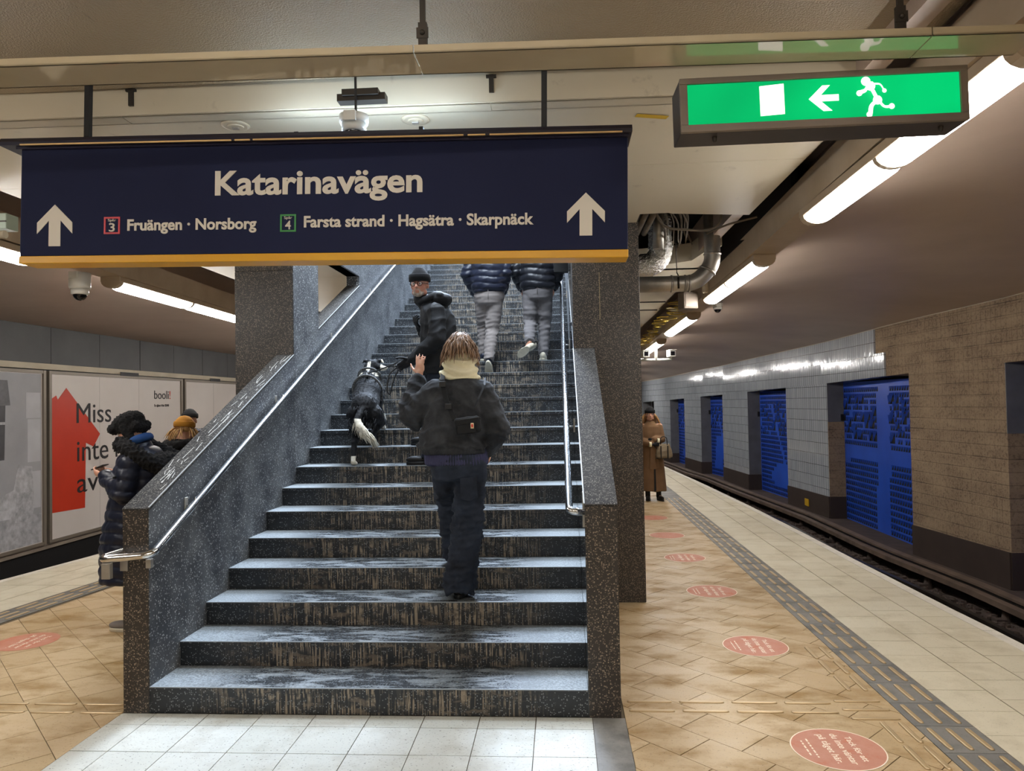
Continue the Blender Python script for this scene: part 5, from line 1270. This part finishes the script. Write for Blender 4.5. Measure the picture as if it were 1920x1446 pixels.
# --- two men in puffer jackets higher up
def puffer_man(lab, root, J, mjack, mtr, hem, seed, shoe_m, sole_m, hcol):
    P = thing('person', lab, 'person', root, 0, 'men in puffer jackets walking up side by side')
    mb = MB(); R = face_rot(0, -.05); body_shapes(mb, J, 1.0, R=R)
    for s_, sd in (('L', 1), ('R', -1)):
        w0 = V(J['wr'+s_]); hand_shapes(mb, w0, (0, .3, -1), (1 if s_ == 'L' else -1, 0, 0), sd, .7)
    blob(mb, 'body', M_skin, P, .010, 2)
    h = V(J['hip']); c = V(J['chest']); jk = MB()
    jk.loft([(h.x, h.y, hem, .185, .145), (h.x, h.y, hem+.03, .205, .16), (h.x, h.y, hem+.10, .215, .17), (c.x, c.y, hem+.25, .225, .175), (c.x, c.y, hem+.38, .23, .17), (c.x, c.y, hem+.46, .20, .15), (c.x, c.y, hem+.53, .11, .11), (c.x, c.y+.01, hem+.60, .085, .085)], 28, 0, 2.3)
    for s_ in 'LR':
        q = V(J['sh'+s_]); q.x *= .93; sl(jk, q-V((0, 0, .03)), J['el'+s_], J['wr'+s_], .082, .078, .062)
    blob(jk, 'puffer_jacket', mjack, P, .011, 1, lambda co, no: quilt(co, .078, .016, seed*.01)+folds(co, .007, 26, seed, (1, 1, 1)))
    trousers(P, J, (.100, .080, .062, 0, .02), mtr, 'trousers', amp=.012, waist=(.178, .135), seed=seed, k=26)
    MB().tube([(h.x+.0, h.y-.142, h.z+.06), (h.x+.0, h.y-.148, h.z-.08)], .0035, 6).obj('back_seam', mtr, P)
    strands(P, J['head'], R, hcol, 60, .06, (.082, .10, .10), 1.0, seed=seed, th=.006)
    return P
Ja = dict(hip=(.03, .03, .94), chest=(.03, .05, 1.28), neck=(.03, .06, 1.52), head=(.03, .08, 1.67), shL=(-.17, .05, 1.43), elL=(-.225, .0, 1.17), wrL=(-.15, .13, .99), shR=(.23, .05, 1.43), elR=(.225, .0, 1.17), wrR=(.18, .13, .99),
          hpL=(-.055, .03, .90), knL=(-.055, .15, .58), anL=(-.065, .17, .235), toL=(-.065, .30, .17), hpR=(.105, .03, .90), knR=(.055, .03, .50), anR=(.03, -.15, .155), toR=(.03, -.06, .03))
A = puffer_man('man in navy puffer jacket and light grey trousers, left of the two walking up', (1.50, 4.60, 2.074), Ja, M_puff, M_greytr, .955, 4, M_puff, M_sole, M_hair_b)
shoe(A, (-.065, .17, .230), (-.065, .30, .17), M_puff, M_sole); shoe(A, (.03, -.135, .125), (.03, -.10, .0), M_puff, M_sole, up=V((.05, .72, .55)).normalized()*1)
Jb = dict(hip=(.0, .03, .86), chest=(.0, .05, 1.2), neck=(.0, .06, 1.44), head=(.0, .08, 1.59), shL=(-.20, .05, 1.35), elL=(-.265, .0, 1.07), wrL=(-.19, .13, .90), shR=(.20, .05, 1.35), elR=(.255, .0, 1.07), wrR=(.19, .13, .90),
          hpL=(-.085, .03, .83), knL=(-.10, .06, .45), anL=(-.095, -.20, .21), toL=(-.22, -.18, .0), hpR=(.085, .03, .83), knR=(.075, .12, .46), anR=(.05, .10, .085), toR=(.05, .24, .03))
B_ = puffer_man('man in black puffer jacket and darker grey trousers, beside the right handrail', (2.10, 4.75, 2.221), Jb, M_puffb, M_greytr2, .845, 8, M_sole, M_sole, M_hair_b)
shoe(B_, (.05, .10, .082), (.05, .24, .03), M_sole, M_sole); shoe(B_, (-.09, -.20, .15), (-.30, -.30, .0), M_sole, M_sole, up=V((.62, .70, .45)).normalized())

# --- woman in camel coat on the platform
P3 = thing('person', 'woman in long camel coat and black beanie standing on the right platform', 'person', (3.925, 8.87, 0))
J = dict(hip=(0, 0, .88), chest=(-.03, 0, 1.15), neck=(-.035, 0, 1.34), head=(-.037, -.02, 1.475), shL=(.13, 0, 1.28), elL=(.165, -.04, 1.04), wrL=(.02, -.20, 1.03), shR=(-.20, 0, 1.28), elR=(-.24, -.05, 1.03), wrR=(-.03, -.23, .98),
         hpL=(.08, 0, .82), knL=(.09, .0, .45), anL=(.085, .0, .09), toL=(.12, -.13, .03), hpR=(-.08, 0, .82), knR=(-.09, 0, .45), anR=(-.10, .02, .09), toR=(-.11, -.11, .03), hs=.93)
R3 = face_rot(PI, -.02); mb = MB(); body_shapes(mb, J, .88, R=R3); blob(mb, 'body', M_skin, P3, .008, 1); eyes(P3, J['head'], R3, .93)
ct_ = MB(); ct_.loft([(-.0, .0, .165, .225, .19), (-.0, 0, .20, .225, .19), (-.0, 0, .45, .205, .165), (-.01, 0, .75, .185, .15), (-.02, 0, 1.0, .165, .135), (-.03, 0, 1.15, .175, .13), (-.035, 0, 1.27, .165, .115), (-.035, 0, 1.33, .09, .085), (-.035, -.0, 1.37, .07, .07)], 30, 0, 2.3)
sl(ct_, (.115, 0, 1.26), (.15, -.05, 1.05), (.0, -.19, 1.055), .068, .062, .055); sl(ct_, (-.185, 0, 1.26), (-.225, -.06, 1.03), (-.05, -.21, .985), .068, .062, .055)
blob(ct_, 'camel_coat', M_camel, P3, .012, 2, lambda co, no: folds(co, .010, 11, 6, (1, 1, .25))+folds(co, .004, 26, 2)*np.exp(-((co[:, 2]-1.08)/.12)**2))
MB().prism([(-.075, .55), (.04, .54), (.045, .93), (-.06, .95)], -.172, -.158, 0, 'y').obj('coat_belt', M_camel, P3)
MB().prism([(.04, .56), (.09, .57), (.05, .80), (.04, .80)], -.176, -.160, 0, 'y').obj('belt_end', M_camel, P3)
MB().prism([(-.015, .17), (.022, .17), (.015, .55), (-.005, .55)], -.196, -.170, 0, 'y').obj('coat_opening', M_blackcl, P3)
for w0, dv, nv, sd in (((.02, -.20, 1.04), (-1, -.1, .12), (0, 1, 0), 1), ((-.02, -.235, .975), (1, .1, .0), (0, 1, 0), -1)):
    gm = MB(); hand_shapes(gm, w0, dv, nv, sd, .8, .9); blob(gm, 'glove', M_blackcl, P3, .007, 1)
    MB().tube([V(w0)-V(dv).normalized()*.07, V(w0)-V(dv).normalized()*.03], .042, 12).obj('cuff', M_scarf, P3)
beanie(P3, J['head'], R3, M_blackknit, .96, tall=.14)
strands(P3, J['head'], R3, M_hair_y, 120, .34, (.078, .092, .085), .95, seed=9, th=.007, gravity=1.2, facelim=.2, zmax=.1, jit=.1)
for s_, a, b in (('L', J['anL'], J['toL']), ('R', J['anR'], J['toR'])):
    sh_ = shoe(P3, V(a)-V((0, 0, .005)), b, M_leather, M_black, .042, name='boot', hi=.14)
HB = thing('handbag', 'taupe handbag with dark straps hanging from the arm of the woman in the camel coat', 'bag', (4.09, 8.68, .83))
hb = MB(); hb.loft([(0, 0, -.09, .13, .065), (0, 0, -.06, .145, .075), (0, 0, .03, .135, .065), (0, 0, .13, .10, .03), (0, 0, .15, .095, .02)], 26, 0, 3.2)
o = blob(hb, 'bag_body', cloth('taupe_leather', srgb(132, 116, 92), srgb(112, 98, 78), .5), HB, .01, 2, lambda co, no: folds(co, .006, 24, 3)); 
for x_ in (-.06, .055): MB().box((x_-.009, -.083, -.09), (x_+.009, -.07, .12)).obj('strap_band', M_leather, HB)
MB().box((-.14, -.05, -.10), (.14, .05, -.075), 0, .01).obj('bag_base', M_leather, HB)
MB().tube(smooth_path([(-.06, -.02, .13), (-.055, 0, .25), (-.0, .0, .28), (.05, 0, .25), (.055, -.02, .13)], .04, 4), .007, 8).obj('handle', M_leather, HB)

# --- woman in fur hat behind the left wall
P4 = thing('person', 'person in black fur hat and long navy quilted coat, looking at a phone', 'person', (-.99, 1.60, 0))
J = dict(hip=(0, 0, .88), chest=(.02, 0, 1.18), neck=(-.02, 0, 1.42), head=(-.085, .0, 1.545), shL=(.03, -.17, 1.34), elL=(.02, -.24, 1.07), wrL=(-.22, -.13, 1.20), shR=(.03, .17, 1.34), elR=(.0, .22, 1.08), wrR=(-.23, .06, 1.20),
         hpL=(.05, -.08, .82), knL=(.03, -.09, .45), anL=(.0, -.09, .09), toL=(-.12, -.09, .03), hpR=(0, .08, .82), knR=(.03, .09, .45), anR=(.06, .09, .09), toR=(-.06, .09, .03), hs=.95)
R4 = face_rot(PI/2, -.42); mb = MB(); body_shapes(mb, J, .9, R=R4)
hand_shapes(mb, (-.235, -.12, 1.205), (-.95, .3, .35), (0, .8, .5), 1, .75, .9); hand_shapes(mb, (-.24, .05, 1.205), (-.95, -.35, .35), (0, -.8, .5), -1, .75, .9)
blob(mb, 'body', M_skin, P4, .0065, 1); eyes(P4, J['head'], R4, .95)
ct_ = MB(); ct_.loft([(-.06, 0, .375, .225, .22), (-.06, 0, .40, .235, .23), (-.05, 0, .70, .235, .23), (-.02, 0, .90, .22, .22), (.0, 0, 1.10, .20, .21), (.02, 0, 1.25, .19, .21), (.02, 0, 1.35, .16, .18), (-.0, 0, 1.42, .11, .12), (-.02, 0, 1.47, .085, .085)], 28, 0, 2.2)
sl(ct_, (.03, -.165, 1.31), (.0, -.225, 1.085), (-.195, -.13, 1.195), .092, .085, .060); sl(ct_, (.03, .16, 1.31), (.0, .21, 1.09), (-.2, .07, 1.195), .092, .085, .060)
blob(ct_, 'quilted_coat', M_puff, P4, .011, 1, lambda co, no: quilt(co+.0, .085, .016)+folds(co, .007, 24, 6))
hm = MB(); Lh = lambda x, y, z: V(J['head'])+R4@V((x, y, z))*1.0
hm.ell(Lh(0, -.02, .065), (.115, .135, .085), rot=R4); hm.cap2(Lh(-.06, .085, .055), Lh(.06, .085, .055), .042, .042)
for q in (-1, 1): hm.cap2(Lh(q*.085, -.02, .02), Lh(q*.09, -.035, -.06), .042, .036)
hm.cap2(Lh(-.06, -.10, .0), Lh(.06, -.10, .0), .05, .05)
blob(hm, 'fur_hat', M_furm, P4, .0075, 1, lambda co, no: folds(co, .010, 90, 3)+folds(co, .006, 200, 5))
fm = MB(); fm.tube(smooth_path([(-.10, -.11, 1.455), (.02, -.19, 1.415), (.15, -.19, 1.33), (.27, -.10, 1.24), (.29, .06, 1.24), (.18, .18, 1.33), (-.02, .17, 1.42)], .09, 5), .062, 14)
fm.ell((.20, -.0, 1.28), (.13, .17, .10)); blob(fm, 'fur_hood_trim', M_furm, P4, .0085, 1, lambda co, no: folds(co, .016, 60, 6)+folds(co, .008, 150, 5))
MB().tube(smooth_path([(-.10, -.04, 1.45), (-.0, -.105, 1.47), (.06, -.05, 1.50), (.06, .06, 1.50), (-.05, .1, 1.46)], .05, 4), .034, 12).obj('collar', cloth('blue_scarf', srgb(40, 76, 130), srgb(32, 60, 110), .8), P4)
bt = MB().cap2((-.02, -.300, 1.21), (-.02, -.312, 1.21), .013, .010, 12).obj('snap_button', M_black, P4)
shoe(P4, (.0, -.09, .08), (-.15, -.09, .03), M_greyshoe, M_sole); shoe(P4, (.06, .09, .08), (-.1, .09, .03), M_greyshoe, M_sole)
trousers(P4, J, (.085, .06, .05, 0, .0), M_blackcl, 'trousers', waist=(.13, .15))
ph = thing('mobile_phone', 'mobile phone held in both hands by the person in the fur hat', 'phone', (-1.315, 1.57, 1.262), 0)
pm = MB().box((-.04, -.037, -.004), (.10-.03, .037, .004), 0, .003).obj('case', M_black, ph); ph.rotation_euler = (0, -.35, 0)
MB().box((-.036, -.033, .004), (.066, .033, .0046)).obj('screen', mat('dim_screen', srgb(120, 130, 140), .1), ph)
bp_ = thing('backpack', 'black backpack on the back of the person in the fur hat', 'bag', (-.99, 1.60, 0))
bm_ = MB(); bm_.box((.17, -.14, .82), (.33, .14, 1.22), 0, .05); blob(bm_, 'pack_body', M_blackcl, bp_, .012, 2, lambda co, no: folds(co, .008, 20, 3)); MB().box((.32, -.10, .86), (.35, .10, 1.02), 0, .012).obj('pocket', M_blackcl, bp_)

# --- two people farther along the left platform
def bystander(lab, root, top, cap_m, coat_m, hood, seed, yaw=0.0):
    s = top/1.74; P = thing('person', lab, 'person', root, yaw); S = lambda d: {a: tuple(q*s for q in b) for a, b in d.items()}
    J = S(dict(hip=(0, 0, .92), chest=(0, .0, 1.24), neck=(0, .02, 1.47), head=(0, .05, 1.60), shL=(-.19, 0, 1.38), elL=(-.24, .02, 1.10), wrL=(-.16, .16, .98), shR=(.19, 0, 1.38), elR=(.24, .02, 1.10), wrR=(.16, .16, .98), hpL=(-.09, 0, .86), knL=(-.09, .02, .47), anL=(-.09, .0, .085), toL=(-.1, .13, .03), hpR=(.09, 0, .86), knR=(.09, .02, .47), anR=(.09, .0, .085), toR=(.1, .13, .03)))
    R = face_rot(0, -.1); mb = MB(); body_shapes(mb, J, 1, R=R)
    for s_, sd in (('L', 1), ('R', -1)): hand_shapes(mb, J['wr'+s_], (0, .7, -.6), (1 if s_ == 'L' else -1, 0, 0), sd, .6)
    blob(mb, 'body', M_skin, P, .010, 2)
    jk = MB(); jk.loft([(0, 0, .72*s, .21, .17), (0, 0, 1.0*s, .20, .16), (0, 0, 1.25*s, .215, .165), (0, 0, 1.38*s, .19, .14), (0, 0, 1.44*s, .12, .11), (0, .01, 1.50*s, .085, .085)], 26, 0, 2.2)
    for s_ in 'LR': sl(jk, V(J['sh'+s_])*1.0-V((0, 0, .03)), J['el'+s_], J['wr'+s_], .08, .075, .058)
    blob(jk, 'coat', coat_m, P, .012, 2, lambda co, no: quilt(co, .09, .010)+folds(co, .008, 20, seed))
    hm_ = MB(); hm_.tube(smooth_path([(-.11, .08, 1.44*s), (-.15, -.04, 1.46*s), (-.06, -.16, 1.44*s), (.06, -.16, 1.44*s), (.15, -.04, 1.46*s), (.11, .08, 1.44*s)], .06, 4), .05, 12)
    blob(hm_, 'hood_trim', hood, P, .010, 1, lambda co, no: folds(co, .008, 60, seed))
    beanie(P, J['head'], R, cap_m, 1.08, tall=.135, fold=.05)
    trousers(P, J, (.09, .07, .062, 0, .01), M_denim, 'trousers', seed=seed); 
    for q in 'LR': shoe(P, V(J['an'+q]), J['to'+q], M_leather, M_black)
    return P, J, R
Pm, Jm, Rm_ = bystander('person in mustard yellow beanie and black hooded coat, seen from behind', (-1.645, 3.5, 0), 1.62, M_must, M_blackcl, M_furm, 3, -.15)
strands(Pm, Jm['head'], Rm_, M_hair_y, 60, .17, (.084, .10, .07), 1.0, seed=2, th=.007, zmax=.1)
Pd, Jd, Rd_ = bystander('person in black beanie and dark navy jacket, half hidden behind the mustard beanie', (-2.33, 5.0, 0), 1.70, M_blackknit, M_puff, M_puff, 5, .6)
pk = thing('backpack', 'dark backpack with orange edging worn by the person in the mustard beanie', 'bag', (-1.645, 3.5, 0), -.15)
bm_ = MB(); bm_.box((-.15, -.32, .85), (.15, -.17, 1.30), 0, .05); blob(bm_, 'pack_body', M_blackcl, pk, .012, 2, lambda co, no: folds(co, .008, 20, 3)); MB().tube(smooth_path([(-.14, -.30, .9), (-.14, -.31, 1.26), (.14, -.31, 1.26), (.14, -.30, .9)], .05, 4), .010, 8).obj('orange_edging', cloth('orange_tape', srgb(190, 110, 30), srgb(170, 96, 26), .7), pk)

# --- dog
DG = thing('dog', 'black and white collie with white tipped tail climbing the stairs on a leash', 'dog', (.55, 2.60, 1.184))
o_ = V((.55, 2.60, 1.184)); D = lambda x, y, z: V((x, y, z))-o_
dm = MB()
dm.ell(D(.53, 2.70, 1.70), (.125, .15, .145)); dm.ell(D(.48, 3.06, 1.90), (.125, .16, .165)); dm.cap2(D(.53, 2.70, 1.70), D(.485, 3.02, 1.88), .128, .135, 18)
dm.cap2(D(.47, 3.10, 1.95), D(.475, 3.16, 2.08), .095, .075, 14)
hd0 = D(.50, 3.17, 2.115); dm.ell(hd0, (.068, .072, .062)); dm.cap2(hd0+V((.03, -.02, -.01)), hd0+V((.115, -.045, -.035)), .040, .026, 12); dm.ell(hd0+V((.138, -.05, -.03)), (.018, .017, .014))
for q, pts in (('L', [(.46, 2.66, 1.64), (.455, 2.80, 1.50), (.475, 2.54, 1.38), (.49, 2.44, 1.215)]), ('R', [(.61, 2.70, 1.64), (.625, 2.90, 1.56), (.61, 2.70, 1.47), (.60, 2.77, 1.362)])):
    P_ = [D(*p) for p in pts]; dm.cap2(P_[0], P_[1], .092, .058); dm.cap2(P_[1], P_[2], .052, .030); dm.cap2(P_[2], P_[3], .027, .023); dm.ell(P_[3]+V((0, .022, -.010)), (.030, .042, .022))
    for dx in (-.018, 0, .018): dm.ell(P_[3]+V((dx, .055, -.016)), (.011, .018, .014))
for pts in ([(.575, 3.05, 1.86), (.595, 2.96, 1.70), (.615, 3.10, 1.58), (.60, 3.10, 1.508)], [(.40, 3.10, 1.86), (.39, 3.12, 1.72), (.41, 3.32, 1.72), (.42, 3.42, 1.655)]):
    P_ = [D(*p) for p in pts]; dm.cap2(P_[0], P_[1], .062, .042); dm.cap2(P_[1], P_[2], .036, .026); dm.cap2(P_[2], P_[3], .025, .024); dm.ell(P_[3]+V((0, .018, -.010)), (.030, .040, .021))
for q in (-1, 1):   # ears
    b0 = hd0+V((q*.045, .0, .045)); dm.cap2(b0, b0+V((q*.045, -.01, .0)), .022, .014); dm.cap2(b0+V((q*.045, -.01, .0)), b0+V((q*.065, -.025, -.025)), .014, .006)
tp_ = [D(.54, 2.58, 1.70), D(.535, 2.51, 1.64), D(.52, 2.47, 1.585), D(.55, 2.44, 1.53), D(.60, 2.43, 1.48), D(.655, 2.43, 1.435)]
dm.tube(tp_, [.028, .032, .036, .040, .036, .010], 12)
def dog_col(c):
    w_ = c+np.array(o_); x, y, z = w_[:, 0], w_[:, 1], w_[:, 2]; out = np.zeros(len(c))
    tail = (y < 2.50) & (z > 1.40) & (z < 1.60) & (x > .505+ (z-1.58)*-.1)
    paws = ((z < 1.265) & (y < 2.55)) | ((y > 2.66) & (y < 2.90) & (z < 1.40)) | ((y > 3.0) & (y < 3.2) & (z < 1.64)) | ((y > 3.3) & (z < 1.74))
    muz = ((x-o_.x-hd0.x) > .085) & (z > 2.0); chest = ((y > 3.16) & (z < 1.98) & (z > 1.78)); blaze = (np.abs(x-(o_.x+hd0.x)+.028) < .018) & (y < 3.16) & (z > 2.06) & (z < 2.15)
    ruff = (np.abs(z-(2.02)) < .018) & (y < 3.12) & (y > 2.99)
    out[tail | paws | muz | chest | blaze | ruff] = 1; return out
M_dogb = cloth('glossy_black_coat', srgb(13, 13, 15), srgb(26, 26, 29), .7, 9, 110, .8); M_dogw = cloth('white_coat', srgb(222, 216, 202), srgb(196, 188, 168), .8, 12, 110, .8)
dogb = blob(dm, 'body', [M_dogb, M_dogw], DG, .0072, 2, lambda co, no: folds(co, .006, 60, 3, (1.6, 1, .5))+folds(co, .003, 130, 5, (1.5, 1, .4)), dog_col)
# hair tufts of the tail, trousers and neck
rs_ = random.Random(8); tw = MB()
for i in range(150):
    t_ = rs_.uniform(.35, 1); k_ = t_*(len(tp_)-1); a = int(min(k_, len(tp_)-2)); p = tp_[a].lerp(tp_[a+1], k_-a)+V((rs_.uniform(-.025, .025), rs_.uniform(-.025, .025), rs_.uniform(-.028, .028))); dv = (tp_[min(a+1, 5)]-tp_[a]).normalized()+V((0, 0, -.25))
    l_ = rs_.uniform(.05, .10); tw.tube([p, p+dv*l_*.5, p+dv*l_+V((0, 0, -.02))], [.004, .004, .001], 4)
tag(tw.obj('tail_hair', M_dogw, DG), 'white tail feathering'); tb = MB()
for i in range(260):
    q = rs_.choice(((.47, 2.60, 1.56), (.60, 2.64, 1.56), (.53, 2.57, 1.66), (.46, 2.98, 1.98), (.52, 2.98, 1.98), (.45, 2.75, 1.58))); p = D(*q)+V((rs_.uniform(-.06, .06), rs_.uniform(-.02, .02), rs_.uniform(-.08, .06))); l_ = rs_.uniform(.04, .09)
    tb.tube([p, p+V((0, -.035, -.3*l_)), p+V((rs_.uniform(-.01, .01), -.045, -l_))], [.004, .004, .001], 4)
tag(tb.obj('long_hair', M_dogb, DG), kind='stuff')
hs = empty('harness'); hs.parent = DG
M_harn = noisy('patterned_webbing', srgb(40, 42, 44), srgb(150, 150, 148), 90, .7, kind='Object')
def ringstrap(c, rx, rz, tilt, name, r=.009):
    pts = [c+Matrix.Rotation(tilt, 3, 'X')@V((rx*math.cos(a), 0, rz*math.sin(a))) for a in [2*PI*i/28 for i in range(29)]]; MB().tube(pts, r, 8, flat=1.8).obj(name, M_harn, hs)
ringstrap(D(.478, 3.11, 2.0), .108, .115, .75, 'neck_strap'); ringstrap(D(.50, 2.93, 1.85), .142, .165, .35, 'girth_strap')
MB().tube([D(.49, 3.0, 2.05), D(.505, 2.87, 2.0)], .010, 8).obj('back_strap', M_harn, hs); 
LS = thing('dog_leash', 'black leash from the dog harness to the gloved hand, its end hanging in a loop', 'leash', (0, 0, 0))
MB().tube(smooth_path([(.50, 2.94, 2.035), (.60, 2.80, 2.035), (.93, 2.31, 2.085)], .1, 4), .006, 8).obj('cord', M_black, LS)
MB().tube(smooth_path([(.95, 2.31, 2.07), (.86, 2.30, 1.99), (.835, 2.30, 1.85), (.86, 2.31, 1.80), (.90, 2.31, 1.95), (.96, 2.31, 2.06)], .03, 4), .006, 8).obj('hanging_loop', M_black, LS)
MB().tube([(.50, 2.94, 2.035), (.53, 2.90, 2.035)], .009, 8).obj('clip', M_steel_d, LS)
